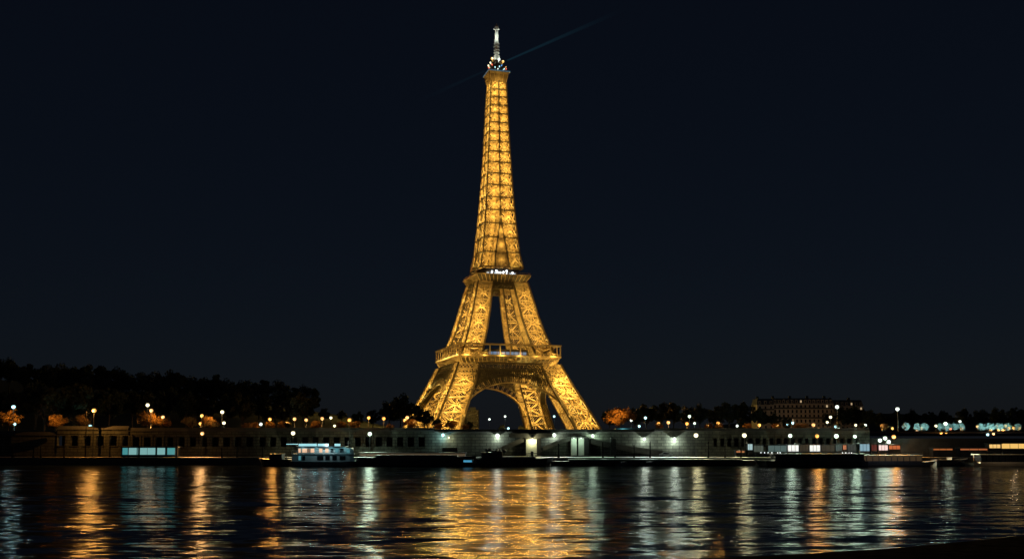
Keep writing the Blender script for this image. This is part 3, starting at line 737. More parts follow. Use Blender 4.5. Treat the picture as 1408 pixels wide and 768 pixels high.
for i, (px, top) in enumerate([(1246, 598), (1262, 594), (1272, 600), (1293, 592), (1303, 588), (1313, 590), (1322, 600), (1350, 590), (1362, 589), (1374, 593), (1386, 586), (1399, 590)]):
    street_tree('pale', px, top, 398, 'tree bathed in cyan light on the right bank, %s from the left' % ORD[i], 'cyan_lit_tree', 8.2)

# ------------------------------------------------------------------ the embankment wall, in sections
def embankment(x0, x1, top, label, openings=None, mat_=STONE, Y=Y_W):
    """x0,x1 pixels; openings = (first px, period px, width px, top py, bottom py, count)"""
    X0, X1 = wx(x0, Y), wx(x1, Y); zt = wz(top, Y)
    root = empty('embankment_wall', ((X0 + X1) / 2, Y, Z_Q)); ox = (X0 + X1) / 2
    tag(root, label, 'wall')
    mb = MB(); T = 1.6; cut = []
    H = zt - Z_Q
    if openings:
        a, per, wd, ty, by, cnt = openings
        zt_ = wz(ty, Y) - Z_Q; zb_ = wz(by, Y) - Z_Q
        xs = [(wx(a + i * per, Y) - ox, wx(a + i * per + wd, Y) - ox) for i in range(cnt)]
        mb.box(X0 - ox, X1 - ox, 0, T, 0, zb_); mb.box(X0 - ox, X1 - ox, 0, T, zt_, H)
        e = X0 - ox
        for (l_, r_) in xs:
            mb.box(e, l_, 0, T, zb_, zt_); e = r_
        mb.box(e, X1 - ox, 0, T, zb_, zt_)
        bk = MB(); bk.box(X0 - ox, X1 - ox, T + 2.5, T + 2.7, zb_ - 0.5, zt_ + 0.5)
        mb.build('masonry', mat_, root); bk.build('recess', VOID, root)
        tr = MB()
        for (l_, r_) in xs:
            tr.box(l_ - 0.12, r_ + 0.12, -0.22, 0.0, zb_ - 0.3, zb_ - 0.02)
            m_ = (l_ + r_) / 2
            tr.box(r_ + 0.3, r_ + 0.75, -0.14, 0.0, zb_ - 0.35, zt_ + 0.6)
        tr.box(X0 - ox, X1 - ox, -0.2, 0.0, zt_ + 0.62, zt_ + 0.95)
        tr.build('trim', mat_, root)
    else:
        mb.box(X0 - ox, X1 - ox, 0, T, 0, H); mb.build('masonry', mat_, root)
    cp = MB(); cp.box(X0 - ox, X1 - ox, -0.35, T, H + 0.003, H + 0.45)
    n = int((X1 - X0) / 3.2)
    cp.box(X0 - ox, X1 - ox, 0.3, 0.7, H + 0.45, H + 1.25)
    cp.build('coping', COPING, root)
    base = MB(); base.box(X0 - ox, X1 - ox, -0.25, 0.0, 0, 0.9); base.build('plinth', mat_, root)
    return root
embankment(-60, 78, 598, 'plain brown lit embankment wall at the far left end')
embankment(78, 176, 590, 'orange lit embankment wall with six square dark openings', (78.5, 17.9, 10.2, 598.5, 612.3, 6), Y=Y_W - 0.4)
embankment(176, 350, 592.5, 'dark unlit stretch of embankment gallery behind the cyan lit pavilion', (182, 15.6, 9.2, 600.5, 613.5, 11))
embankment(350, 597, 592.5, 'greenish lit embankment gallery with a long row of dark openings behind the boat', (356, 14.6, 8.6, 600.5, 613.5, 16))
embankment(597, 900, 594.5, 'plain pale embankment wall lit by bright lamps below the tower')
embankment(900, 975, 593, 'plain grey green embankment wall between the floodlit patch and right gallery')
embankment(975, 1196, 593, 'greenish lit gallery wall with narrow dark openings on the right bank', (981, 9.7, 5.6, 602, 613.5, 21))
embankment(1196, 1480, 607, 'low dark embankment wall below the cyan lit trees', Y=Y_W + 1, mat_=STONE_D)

def box_thing(name, label, cat, px0, px1, py0, py1, Y, dep, mat_, extra=None, group=None):
    """a built block between pixel columns and rows at distance Y, origin at its base"""
    X0, X1 = wx(px0, Y), wx(px1, Y); z0, z1 = wz(py1, Y), wz(py0, Y)
    o = MB(); cx = (X0 + X1) / 2; w_ = (X1 - X0) / 2; o.box(-w_, w_, 0, dep, 0, z1 - z0)
    r = o.build(name, mat_); r.location = (cx, Y, z0); tag(r, label, cat, group)
    return r, w_, z1 - z0
# ramps, piers and stairs on the plain wall
def ramp(px0, py0, px1, py1, thick, label, Y=Y_W - 3.0, dep=2.6, mat_=STONE_D, curve=0.0):
    root = empty('quay_ramp', (wx((px0 + px1) / 2, Y), Y, Z_Q)); tag(root, label, 'ramp')
    mb = MB(); n = 10; top = []; bot = []
    for i in range(n + 1):
        t = i / n; px = px0 + (px1 - px0) * t; py = py0 + (py1 - py0) * t - curve * math.sin(math.pi * t)
        p = at(px, py, Y); p2 = at(px, py + thick, Y)
        top.append((p.x - root.location.x, p.z - Z_Q)); bot.append((p2.x - root.location.x, max(0.0, p2.z - Z_Q)))
    for i in range(n):
        (a, za), (b, zb) = top[i], top[i + 1]; (_, ya), (_, yb) = bot[i], bot[i + 1]
        mb._box8([(a, 0, ya), (b, 0, yb), (b, dep, yb), (a, dep, ya), (a, 0, za), (b, 0, zb), (b, dep, zb), (a, dep, za)])
    mb.build('ramp_slab', mat_, root)
    cp = MB()
    for i in range(n):
        (a, za), (b, zb) = top[i], top[i + 1]
        cp._box8([(a, -0.15, za + 0.01), (b, -0.15, zb + 0.01), (b, 0.25, zb + 0.01), (a, 0.25, za + 0.01), (a, -0.15, za + 0.3), (b, -0.15, zb + 0.3), (b, 0.25, zb + 0.3), (a, 0.25, za + 0.3)])
    cp.build('coping', COPING, root)
ramp(678, 620, 722, 600, 6, 'dark stair ramp climbing the pale wall to the bright pier')
ramp(744, 616, 786, 600, 5, 'dark ramp rising towards the twin pale green pillars', curve=1.0)
ramp(806, 601, 912, 620, 7, 'long brown ramp descending right from the twin pillars to the quay', curve=-2.0)
def pier(px0, px1, py0, label, mat_, Y=Y_W - 3.6, dep=3.0):
    X0, X1 = wx(px0, Y), wx(px1, Y); h_ = wz(py0, Y) - Z_Q; w_ = (X1 - X0) / 2
    r = empty('stone_pier', ((X0 + X1) / 2, Y, Z_Q)); tag(r, label, 'pier')
    m = MB(); m.box(-w_, w_, 0, dep, 0.5, h_ - 0.5); m.build('shaft', mat_, r)
    m = MB(); m.box(-w_ - 0.12, w_ + 0.12, -0.12, dep, 0, 0.497); m.box(-w_ - 0.15, w_ + 0.15, -0.15, dep, h_ - 0.497, h_); m.build('cap', COPING, r)
PALE = mat('pale_pier_stone', (0.45, 0.48, 0.43), 0.8, 0, 0.15, 0.4)
pier(723.5, 738, 601.5, 'brightly lit cream stone pier in the middle of the wall', PALE)
pier(739, 743.5, 600, 'narrow dark post right of the bright cream pier', VOID)
pier(785.5, 793, 600, 'left one of the twin pale green pillars below the tower', PALE)
pier(795.5, 803, 600, 'right one of the twin pale green pillars below the tower', PALE)
pier(803.5, 810, 600, 'dark block hard against the right pale green pillar', VOID)
pier(840, 847, 601, 'dark square pier above the long brown ramp', VOID, Y=Y_W - 4.2)
# bridge deck over the piers
o, w_, h_ = box_thing('footbridge_deck', 'dark deck along the wall top over the bright pier', 'bridge deck', 700, 760, 595.2, 601, Y_W - 4.2, 4.0, COPING)
o, w_, h_ = box_thing('stone_block', 'reddish brown block on the quay below the left wall lamp', 'block', 608, 629, 615.5, 623.5, Y_W - 6, 2.0, HULL_B)
rl_ = MB(); rl_.box(-w_ - 0.1, w_ + 0.1, -0.1, 2.1, h_, h_ + 0.15); rl_.build('top_slab', COPING, o)
# quiet bollards, railing posts on the quay edge
for i, px in enumerate((17, 46, 56, 88, 151, 191, 243, 305, 326, 361, 768, 829, 846, 872, 894, 974, 997, 1019)):
    p = at(px, 625, Y_Q + 1.5); h_ = 3.0 + (px % 5) * 0.5
    m = MB(); m.tube([(0, 0, 0), (0, 0, h_ * 0.7), (0, 0, h_)], [0.22, 0.18, 0.2], 7); m.ball((0, 0, h_), 0.26, 7, 4); m.tube([(0, 0, 0), (0, 0, 0.4)], [0.4, 0.36], 8)
    o = m.build('mooring_post', MOOR); o.location = (p.x, Y_Q + 1.5, Z_Q); tag(o, 'dark mooring post on the quay edge, %s from the left' % ORD[i], 'mooring post', 'mooring posts along the quay edge')

# ------------------------------------------------------------------ lamps
RIV = 60.0      # gain of added river-facing spots that brighten the lamp streaks on the water
def lamp(px, py, kind, label, Y=None, energy=300, base=None, r=0.5, group=None, style='globe', name='street_lamp', riv=1.0):
    if Y is None:
        Y = min(430.0 if px < 440 else 535.0, max(372.0, 9.3 * F / max(4.0, 600 - py)))
    p = at(px, py, Y)
    if base is None: base = Z_UP if Y > Y_W + 2 else Z_Q
    if base is Z_UP and p.x < -60 and Y > 420: base = max(Z_UP, hill_z(p.x, Y))
    h_ = p.z - base; r *= 1.1
    root = empty(name, (p.x, Y, base)); tag(root, label, 'street lamp', group)
    m = MB()
    m.tube([(0, 0, 0), (0, 0, 0.8), (0, 0, 1.0), (0, 0, max(1.2, h_ - r * 1.3))], [0.24, 0.2, 0.12, 0.075], 7)
    m.build('post', BLACKM, root)
    m = MB(); m.ball((0, 0, h_), r, 12, 8); m.build('lamp_globe', GLOBE[kind], root)
    m = MB(); m.tube([(0, 0, h_ + r * 0.85), (0, 0, h_ + r * 1.1), (0, 0, h_ + r * 1.35)], [r * 0.75, r * 0.4, 0.05], 8); m.build('cap', BLACKM, root)
    if energy:
        light(kind, (0, -r - 0.15, h_ - 0.2), energy, 0.0, root)
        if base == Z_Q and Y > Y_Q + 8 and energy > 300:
            light(kind, (0, -r - 0.25, h_ - 0.2), energy * RIV * riv, 0.0, root, 'streak_fill_light', (0, -20, h_ - 4.5), 130, 0.6)
    return root
def wall_lamp(px, py, kind, label, energy, Y=Y_W - 1.6, r=0.55):
    p = at(px, py, Y); root = empty('wall_lamp', (p.x, Y_W, p.z)); tag(root, label, 'wall lamp')
    m = MB(); m.bar((0, 0, 0.3), (0, Y - Y_W, 0.7), 0.12, 0.12, (0, 0, 1)); m.box(-0.25, 0.25, -0.1, 0.05, -0.2, 0.6); m.build('bracket', BLACKM, root)
    m = MB(); m.ball((0, Y - Y_W, 0), r, 12, 8); m.build('lamp_globe', GLOBE[kind], root)
    light(kind, (0, Y - Y_W - 0.1, -r - 0.2), energy, 0.0, root)
    if energy > 900: light(kind, (0, Y - Y_W - r - 0.2, 0), energy * 13, 0.0, root, 'streak_fill_light', (0, -20, -5), 130, 0.6)  # added spot that brightens this lamp's streak on the water
E = 2600
lamp(129.3, 564, 'O', 'tall orange lamp on a long post in front of the orange wall', Y_W - 6, E * 2.6, Z_Q, 0.7, riv=0.17)
p_ = at(119, 567, Y_W - 6.5); pr = empty('bare_pole', (p_.x, Y_W - 6.5, Z_Q)); tag(pr, 'tall unlit pole standing just left of the tall orange lamp', 'pole')
m = MB(); m.tube([(0, 0, 0), (0, 0, 1.0), (0, 0, p_.z - Z_Q)], [0.28, 0.2, 0.1], 8); m.build('shaft', MOOR, pr)
m = MB(); m.tube([(0, 0, p_.z - Z_Q), (0, 0, p_.z - Z_Q + 0.5)], [0.22, 0.14], 8); m.bar((0, 0, p_.z - Z_Q - 0.3), (1.1, 0, p_.z - Z_Q - 0.1), 0.1, 0.1); m.build('bracket', MOOR, pr)
lamp(278, 595.5, 'N', 'warm yellow quay lamp with pale post, lowest of three lamps in a column', Y_W - 5, E * 0.13, Z_Q, 0.6, riv=2.4)
lamp(403, 595, 'Y', 'bright green yellow quay lamp just above the white boat', Y_W - 5, E * 0.22, Z_Q, 0.65, riv=0.25)
lamp(508.5, 596, 'G', 'bright green white quay lamp right of the white boat', Y_W - 5, E * 0.36, Z_Q, 0.65)
lamp(480.5, 577, 'O', 'tall orange lamp on a post rising above the gallery behind the boat stern', Y_W - 5, E * 0.23, Z_Q, 0.6, riv=0.12)
lamp(957, 598, 'Y', 'bright pale yellow quay lamp on a dark post right of the floodlit wall', Y_W - 5, E * 0.2, Z_Q, 0.7)
lamp(1023.5, 598, 'Y', 'bright pale yellow quay lamp in front of the right gallery', Y_W - 5, E * 0.2, Z_Q, 0.7)
lamp(1086.5, 598.5, 'G', 'green white quay lamp above the left lit kiosk panel', Y_W - 5, E * 0.2, Z_Q, 0.62)
lamp(1123.5, 599, 'O', 'orange quay lamp above the right lit kiosk panel', Y_W - 5, E * 0.33, Z_Q, 0.62)
lamp(1150, 599, 'G', 'green white quay lamp before the unlit end of the right gallery', Y_W - 5, E * 0.26, Z_Q, 0.7)
lamp(1175.5, 599.5, 'G', 'smaller green white quay lamp before the bright yellow tree', Y_W - 5, E * 0.20, Z_Q, 0.55)
lamp(1229, 600, 'O', 'large orange lamp beside the cyan lit trees on the right bank', Y_W - 5, E * 0.41, Z_Q, 0.65)
lamp(1300, 582, 'G', 'green white lamp high above the brightest cyan lit trees', 372, E * 1.3, Z_UP, 0.6)
wall_lamp(609, 597.5, 'C', 'pale blue white lamp high on the plain wall below the near tower leg', E * 0.3)
wall_lamp(684, 598.5, 'W', 'bright white lamp on the pale wall left of the stair ramp', E * 0.48, r=0.75)
wall_lamp(815, 598.5, 'G', 'green yellow lamp on the wall just right of the twin pillars', E * 0.5)
wall_lamp(762, 597.5, 'W', 'white lamp on the wall between the bright pier and twin pillars', E * 0.5, r=0.65)
wall_lamp(927.5, 603, 'W', 'glaring white lamp against the floodlit patch of wall', E * 0.85, r=0.6)
wall_lamp(886, 603, 'W', 'white lamp at the left edge of the floodlit wall', E * 0.6, r=0.5)
wall_lamp(617, 601, 'Y', 'pale yellow lamp washing the wall just right of the blue white one', E * 0.2, r=0.3)
wall_lamp(732, 603.0, 'Y', 'small warm lamp on the face of the cream pier', E * 0.35, Y=Y_W - 5.0, r=0.25)
wall_lamp(789, 602, 'G', 'faint green lamp at the head of the left twin pillar', E * 0.12, Y=Y_W - 6.0, r=0.2)
wall_lamp(799, 602, 'G', 'faint green lamp at the head of the right twin pillar', E * 0.12, Y=Y_W - 6.0, r=0.2)
light('O', (wx(393, 362), Y_Q + 2, 8.5), E * 9, 0.0, None, 'streak_fill_light', (wx(393, 362), 300, 2), 130, 0.6)  # added spot without a fixture, for the orange streak on the water
# lamps on the street and slopes above
UP = {
 'left': [(18.6, 559, 'C'), (19.8, 582.5, 'C'), (124, 585.6, 'C'), (203, 556.5, 'Y'), (208, 564, 'N'), (224, 573, 'N'), (277.6, 571, 'A'), (275.6, 582, 'O'), (305.6, 566, 'Y'), (308, 581, 'Y'), (358.6, 582.6, 'W'), (371, 576, 'O'), (395, 581, 'O'), (405, 575.6, 'N'), (421, 577, 'N'), (443, 575, 'N'), (455, 574, 'Y'), (460, 585, 'Y'), (507, 574, 'O'), (527.7, 575, 'O'), (560, 573.5, 'N'), (556.6, 577.5, 'O'), (569.5, 579, 'A')],
 'under': [(673, 576, 'W'), (694.5, 572, 'W'), (699, 588.5, 'C'), (670, 592, 'Y'), (704, 593, 'N'), (756, 592, 'C'), (762, 572, 'C'), (768, 593, 'R'), (774, 594, 'R'), (720, 592.5, 'N')],
 'mid': [(868, 577.6, 'W'), (887.5, 574, 'C'), (879, 585.5, 'C'), (884.5, 592, 'W'), (905.5, 582, 'O'), (919, 580.5, 'N'), (944.6, 582, 'O'), (948, 572, 'G'), (955, 581.5, 'G'), (973, 585, 'A'), (987.5, 581.5, 'O'), (1013.6, 585, 'W'), (1020, 581, 'C')],
 'right': [(1044, 584, 'O'), (1068.4, 585, 'A'), (1083, 583, 'C'), (1090, 581, 'C'), (1118.4, 583.6, 'N'), (1126, 590, 'N'), (1137.5, 580, 'Y'), (1142, 573, 'Y'), (1151, 559, 'W'), (1149, 586, 'C'), (1152.5, 587.5, 'G'), (1176.6, 584, 'Y'), (1190, 584, 'W'), (1213, 585, 'O')],
 'end': [(1210, 605, 'G'), (1217, 602, 'G'), (1222, 607, 'W'), (1227, 588.5, 'A'), (1234, 562, 'W'), (1261, 592, 'N'), (1267, 588, 'A'), (1287, 585, 'Y'), (1294, 595, 'O'), (1301, 594, 'O'), (1307, 589, 'R'), (1320, 579, 'W'), (1323, 588.5, 'O'), (1344, 586, 'N'), (1358, 597, 'C'), (1362.5, 590.5, 'O'), (1366, 596, 'N'), (1371, 585, 'N'), (1373, 591, 'A'), (1379, 591, 'O'), (1382.5, 585, 'A'), (1387, 588, 'O'), (1394, 588, 'O'), (1401.6, 588, 'A')]}
PLACE = {'left': 'on the street left of the tower', 'under': 'under the tower arch', 'mid': 'right beside the tower', 'right': 'above the right gallery', 'end': 'near the cyan lit trees'}
for key, lst in UP.items():
    cnt = {}
    for px, py, c in sorted(lst):
        cnt[c] = cnt.get(c, 0) + 1
        n_same = sum(1 for v in lst if v[2] == c)
        lab = ('only small %s lamp %s' % (NC[c], PLACE[key])) if n_same == 1 else ('%s lamp %s, %s of its colour from left' % (NC[c], PLACE[key], ORD[cnt[c] - 1]))
        if py > 600: Yv, b_ = 352.0, Z_Q
        elif key == 'under': Yv, b_ = (900.0 if py > 585 else 620.0), None
        elif key != 'end' and c in 'OAN': Yv, b_ = min(398.0, max(374.0, 9.3 * F / (600 - py))), Z_UP
        else: Yv, b_ = None, None
        en = {'O': 5200, 'A': 5200, 'N': 3200, 'R': 200}.get(c, 900)
        if (px, py) in ((887.5, 574), (762, 572)): en = 2600
        lamp(px, py, c, lab, Yv, en * 0.7, b_, r=0.62 if Yv is None or Yv < 700 else 1.0, group='small lamps ' + PLACE[key])
# added orange spots that brighten the crowns of the street trees
for px, py, Y in ((396, 588, 374), (434, 589, 376), (566, 589, 377), (269, 590, 373), (287, 586, 373), (907, 592, 380), (978, 592, 381), (1101, 592, 380), (1186, 598, 378), (110, 580, 379), (20, 571, 386), (75, 580, 384), (206, 582, 379), (852, 575, 462), (480, 590, 378), (1028, 590, 382), (1068, 590, 384), (1084, 590, 380), (988, 590, 381), (372, 590, 378), (342, 590, 378), (536, 590, 379), (603, 590, 378), (622, 590, 378), (640, 590, 380), (1152, 590, 380), (1216, 590, 384)):
    p = at(px, py, Y - 5.5); lab = None
    root = empty('tree_light', (p.x, max(Y - 5.5, Y_W + 7), Z_UP)); tag(root, 'added orange fill light before the tree on the upper street', 'light', 'added fill lights before the street trees')
    m = MB(); m.tube([(0, 0, 0), (0, 0, 0.25), (0, 0, 0.4)], [0.2, 0.22, 0.14], 8); m.build('housing', BLACKM, root)
    light('O', (0, 0, 0.7), 22000, 0.05, root, aim=(random.uniform(-2, 2), 3, 3.6), cone=75, blend=1.0)
for px in (1262, 1303, 1360, 1386):
    Y = 390; root = empty('tree_light', (wx(px, Y), Y, Z_UP)); tag(root, 'cyan light at the foot of the cyan lit trees', 'light', 'cyan lights')
    m = MB(); m.tube([(0, 0, 0), (0, 0, 0.25), (0, 0, 0.4)], [0.2, 0.22, 0.14], 8); m.build('housing', BLACKM, root)
    light('C', (0, 0, 1.2), 5200, 0.05, root)

# ------------------------------------------------------------------ buildings
def apartments():
    Y = 640.0
    root = empty('apartment_building', (wx(1120, Y), Y, Z_UP)); root.rotation_euler = (0, 0, R(0)); ox = root.location.x
    tag(root, 'long pale stone apartment building with mansard roof on the right skyline', 'building')
    wing = [(1042, 1065, 556, 592, 0), (1066, 1150, 554, 592, 4), (1150, 1196, 557, 592, 10)]
    wall = MB(); win = []; bal = MB(); roof = MB(); dorm = []; lit = []; chim = []
    top = {0: 549.5, 1: 548.5, 2: 550.5}
    for k, (a, b, ty, by, dy) in enumerate(wing):
        X0, X1 = wx(a, Y) - ox, wx(b, Y) - ox; zt = wz(ty, Y) - Z_UP; zr = wz(top[k] - 4.5, Y) - Z_UP
        wall.box(X0, X1, dy, dy + 16, 0, zt)
        fl_h = 3.1; nf = int(zt / fl_h)
        n = max(3, int((X1 - X0) / 2.7))
        for f_ in range(nf):
            zb = zt - 0.4 - (f_ + 1) * fl_h + 0.5
            if zb < 0.5: break
            bal.box(X0, X1, dy - 0.55 if f_ in (0, 2) else dy - 0.2, dy, zb - 0.55, zb - 0.35)
            if f_ in (0, 2): bal.box(X0, X1, dy - 0.55, dy - 0.48, zb - 0.35, zb + 0.5)
            for i in range(n):
                x = X0 + (X1 - X0) * (i + 0.5) / n
                tgt = lit if (i * 7 + f_ * 5 + k) % 41 == 3 else win
                m1 = MB(); m1.box(x - 0.55, x + 0.55, dy - 0.03, dy + 0.1, zb, zb + 2.0); tgt.append((f_, m1))
        # mansard
        zs = zr - 1.2
        roof._box8([(X0, dy, zt), (X1, dy, zt), (X1, dy + 16, zt), (X0, dy + 16, zt), (X0 + 0.8, dy + 1.8, zs), (X1 - 0.8, dy + 1.8, zs), (X1 - 0.8, dy + 14, zs), (X0 + 0.8, dy + 14, zs)])
        for i in range(n):
            x = X0 + (X1 - X0) * (i + 0.5) / n
            m1 = MB(); m1.box(x - 0.75, x + 0.75, dy + 0.05, dy + 1.7, zt + 0.35, zt + 2.4); dorm.append(m1)
            m1 = MB(); m1.box(x - 0.45, x + 0.45, dy + 0.02, dy + 0.06, zt + 0.6, zt + 2.0); (lit if (i * 5 + k) % 9 == 4 else win).append((-1, m1))
        for i in range(0, n, 4):
            x = X0 + (X1 - X0) * (i + 0.2) / n; m1 = MB(); m1.box(x, x + 1.6, dy + 5, dy + 6, zs - 0.5, zs + 1.6); chim.append(m1)
    wall.build('wall', FACADE, root); bal.build('balcony', STONE_D, root)
    r = roof.build('roof', ROOFM, root)
    for m1 in dorm: m1.build('dormer', FACADE, r)
    for m1 in chim: m1.build('chimney', STONE_D, r)
    LW = glow('lit_flat_window', (1.0, 0.72, 0.4), 0.5)
    for f_, m1 in lit: m1.build('lit_window', LW, root)
    win.sort(key=lambda t: t[0])
    for f_, m1 in win[:80]: m1.build('window', GLASSD, root)
    rest = MB()
    for f_, m1 in win[80:]:
        n0 = len(rest.v); rest.v += m1.v; rest.f += [tuple(n0 + q for q in t) for t in m1.f]; rest.m += m1.m
    if rest.v: tag(rest.build('window_rows', GLASSD, root), kind='stuff')
    # street lighting that washes the facade
    for x, e in ((-32, 180), (-18, 420), (-6, 560), (8, 480), (20, 150)):
        light((1.0, 0.56, 0.24), (x, -16, 6), e, 0.3, root, 'street_glow')
apartments()
def simple_block(px0, px1, py, Y, label):
    X0, X1 = wx(px0, Y), wx(px1, Y); h_ = wz(py, Y) - Z_UP; w_ = (X1 - X0) / 2
    root = empty('office_block', ((X0 + X1) / 2, Y, Z_UP)); tag(root, label, 'building')
    m = MB(); m.box(-w_, w_, 0, 14, 0, h_); m.build('wall', BLOCKM, root)
    m = MB(); m.box(-w_ * 0.5, w_ * 0.5, 3, 8, h_ + 0.003, h_ + 2.5); m.box(-w_ - 0.2, w_ + 0.2, -0.2, 14.2, h_ - 0.4, h_ + 0.002); m.build('roof', ROOFM, root)
    g_ = MB(); nf = int(h_ / 3.3)
    for f_ in range(nf):
        for i in range(5):
            x = -w_ + 2 * w_ * (i + 0.5) / 5; g_.box(x - w_ * 0.13, x + w_ * 0.13, -0.04, 0.05, 1.2 + f_ * 3.3, 3.0 + f_ * 3.3)
    g_.build('window', GLASSD, root)
simple_block(641.5, 658, 563, 940, 'dark slab block seen behind the near tower leg')
simple_block(628, 641, 570, 960, 'lower dark block left of the dark slab behind the tower leg')
# long low pavilion with a cyan lit roof band, right of the tower foot
def pavilion_cyan():
    Y = 372.0; X0, X1 = wx(847, Y), wx(878, Y); w_ = (X1 - X0) / 2; zt = wz(588.5, Y) - Z_UP
    root = empty('street_pavilion', ((X0 + X1) / 2, Y, Z_UP)); tag(root, 'low flat pavilion with a glowing cyan roof band right of the tower foot', 'pavilion')
    m = MB()
    for x in (-w_ + 0.3, -w_ / 3, w_ / 3, w_ - 0.3): m.box(x - 0.12, x + 0.12, 0.3, 0.54, 0, zt - 1.5)
    m.build('column', BLACKM, root)
    m = MB(); m.box(-w_, w_, 0, 5, zt - 1.4, zt); m.build('roof', mat('teal_fascia', (0.10, 0.26, 0.28), 0.5), root)
    m = MB(); m.box(-w_ + 0.1, w_ - 1.6, -0.06, 0, zt - 1.25, zt - 0.75); m.build('light_strip', glow('cyan_strip', (0.25, 0.85, 0.95), 1.6), root)
    light('C', (-1.5, -1.2, zt - 0.2), 90, 0.1, root)
pavilion_cyan()

# long quay pavilion with six lit cyan panels at left
def quay_pavilion():
    Y = Y_Q + 5; X0, X1 = wx(167, Y), wx(243, Y); w_ = (X1 - X0) / 2; zt = wz(615.2, Y) - Z_Q; zb = wz(624.5, Y) - Z_Q
    root = empty('quay_pavilion', ((X0 + X1) / 2, Y, Z_Q)); ox = root.location.x
    tag(root, 'long low quayside pavilion with glowing cyan panels at left', 'pavilion')
    m = MB(); m.box(-w_, w_, 0.25, 4, 0, zt + 0.1); m.build('wall', ROOFM, root)
    m = MB(); m.box(-w_ - 0.4, w_ + 0.6, -0.5, 4.4, zt + 0.12, zt + 0.45); m.build('roof', ROOFM, root)
    G1 = glow('cyan_panel', (0.42, 0.92, 0.90), 0.42, (0.5, 0.6, 0.6)); G2 = glow('deep_cyan_panel', (0.15, 0.72, 0.75), 0.35, (0.4, 0.6, 0.6))
    for a, b, g_ in ((168.5, 175.5, G2), (177, 187.8, G1), (189.2, 190.6, G1), (192.5, 202, G1), (202.6, 213.8, G1), (216.2, 227, G1), (230, 240.8, G2)):
        m = MB(); m.box(wx(a, Y) - ox, wx(b, Y) - ox, 0.15, 0.25, max(0.15, zb), zt); m.build('lit_panel', g_, root)
    m = MB()
    for a in (168, 191.3, 215, 228.4, 242): x = wx(a, Y) - ox; m.box(x - 0.15, x + 0.15, -0.45, -0.15, -0.0, zt + 0.12)
    m.build('column', BLACKM, root)
quay_pavilion()
# kiosks and lit panels behind the long boats on the right
def kiosk(px0, px1, py0, py1, col, st, label, Y=Y_Q + 8):
    X0, X1 = wx(px0, Y), wx(px1, Y); w_ = (X1 - X0) / 2; z0 = wz(py1, Y) - Z_Q; z1 = wz(py0, Y) - Z_Q
    root = empty('quay_kiosk', ((X0 + X1) / 2, Y, Z_Q)); tag(root, label, 'kiosk')
    m = MB(); m.box(-w_, w_, 0.2, 3, 0, z1 + 0.15); m.build('wall', ROOFM, root)
    m = MB(); m.box(-w_ - 0.3, w_ + 0.3, -0.7, 3.3, z1 + 0.16, z1 + 0.4); m.build('roof', ROOFM, root)
    m = MB(); m.box(-w_ + 0.1, w_ - 0.1, 0.1, 0.2, max(0.1, z0), z1); m.build('lit_panel', glow('kiosk_light', col, st), root)
    m = MB()
    for i in range(4):
        x = -w_ + 0.05 + (2 * w_ - 0.1) * i / 3; m.box(x - 0.05, x + 0.05, 0.02, 0.1, 0, z1 + 0.15)
    m.build('frame', BLACKM, root)
    return root
kiosk(1028, 1035, 610, 618, (0.7, 1.0, 1.0), 0.6, 'small bright white kiosk under the right gallery lamp')
kiosk(1036, 1050, 612, 620.5, (0.5, 0.62, 0.5), 0.12, 'dim grey green kiosk at the stern of the long dark boat')
kiosk(1056, 1082, 612, 620.5, (0.45, 0.7, 0.65), 0.16, 'wide dim teal kiosk panel left of the bright white ones')
kiosk(1083, 1098.5, 611.5, 620, (1.0, 1.0, 0.93), 0.95, 'left one of two glaring white kiosk panels behind the long boat')
kiosk(1099.5, 1112, 611, 620, (0.4, 0.30, 0.18), 0.08, 'dark brown kiosk between the two glaring white panels')
kiosk(1113, 1128, 611.5, 620, (1.0, 1.0, 0.90), 0.95, 'right one of two glaring white kiosk panels behind the long boat')
kiosk(1129, 1148, 611.5, 620, (0.35, 0.30, 0.2), 0.08, 'wide dull brown kiosk right of the glaring white panels')
kiosk(1149, 1158, 611, 619.5, (0.40, 0.6, 0.55), 0.12, 'narrow grey teal kiosk left of the orange one')
kiosk(1159, 1164, 611.5, 617.5, (1.0, 0.35, 0.15), 0.6, 'tiny orange kiosk between two grey ones')
kiosk(1165, 1177, 611, 619.5, (0.4, 0.45, 0.42), 0.08, 'dull grey kiosk right of the tiny orange one')
kiosk(1182, 1196, 610, 619.5, (0.5, 0.85, 1.0), 0.42, 'pale blue lit kiosk below the bright yellow tree')
kiosk(1198, 1206, 611, 619, (0.5, 0.08, 0.06), 0.2, 'dark red kiosk right of the pale blue one')
kiosk(1208, 1221, 611.5, 618.5, (1.0, 0.72, 0.66), 1.0, 'bright pinkish white kiosk below the large orange lamp')
kiosk(1222, 1238, 612, 617, (1.0, 0.25, 0.08), 0.5, 'red orange kiosk strip right of the pinkish white one')
kiosk(1360, 1376, 610.5, 615.5, (1.0, 0.62, 0.2), 0.9, 'amber lit kiosk, left of the pair at the right edge')
kiosk(1377, 1412, 609.5, 616, (1.0, 0.6, 0.16), 0.9, 'long amber lit kiosk at the right edge of the bank')
kiosk(1283, 1310, 616.3, 618.3, (1.0, 0.3, 0.08), 0.35, 'thin red orange lit strip kiosk below the cyan lit trees')
kiosk(1320, 1358, 616.3, 618.3, (1.0, 0.3, 0.1), 0.35, 'thin red lit strip kiosk above the cream boat')
kiosk(494, 640, 623.0, 626.5, (1.0, 0.72, 0.42), 0.10, 'long dim warm lit screen along the quay behind the dark pontoon', Y=Y_Q + 1.2)
kiosk(1012, 1024, 619.5, 621.5, (1.0, 0.35, 0.12), 0.5, 'low orange lit strip kiosk beside the lamp post base')
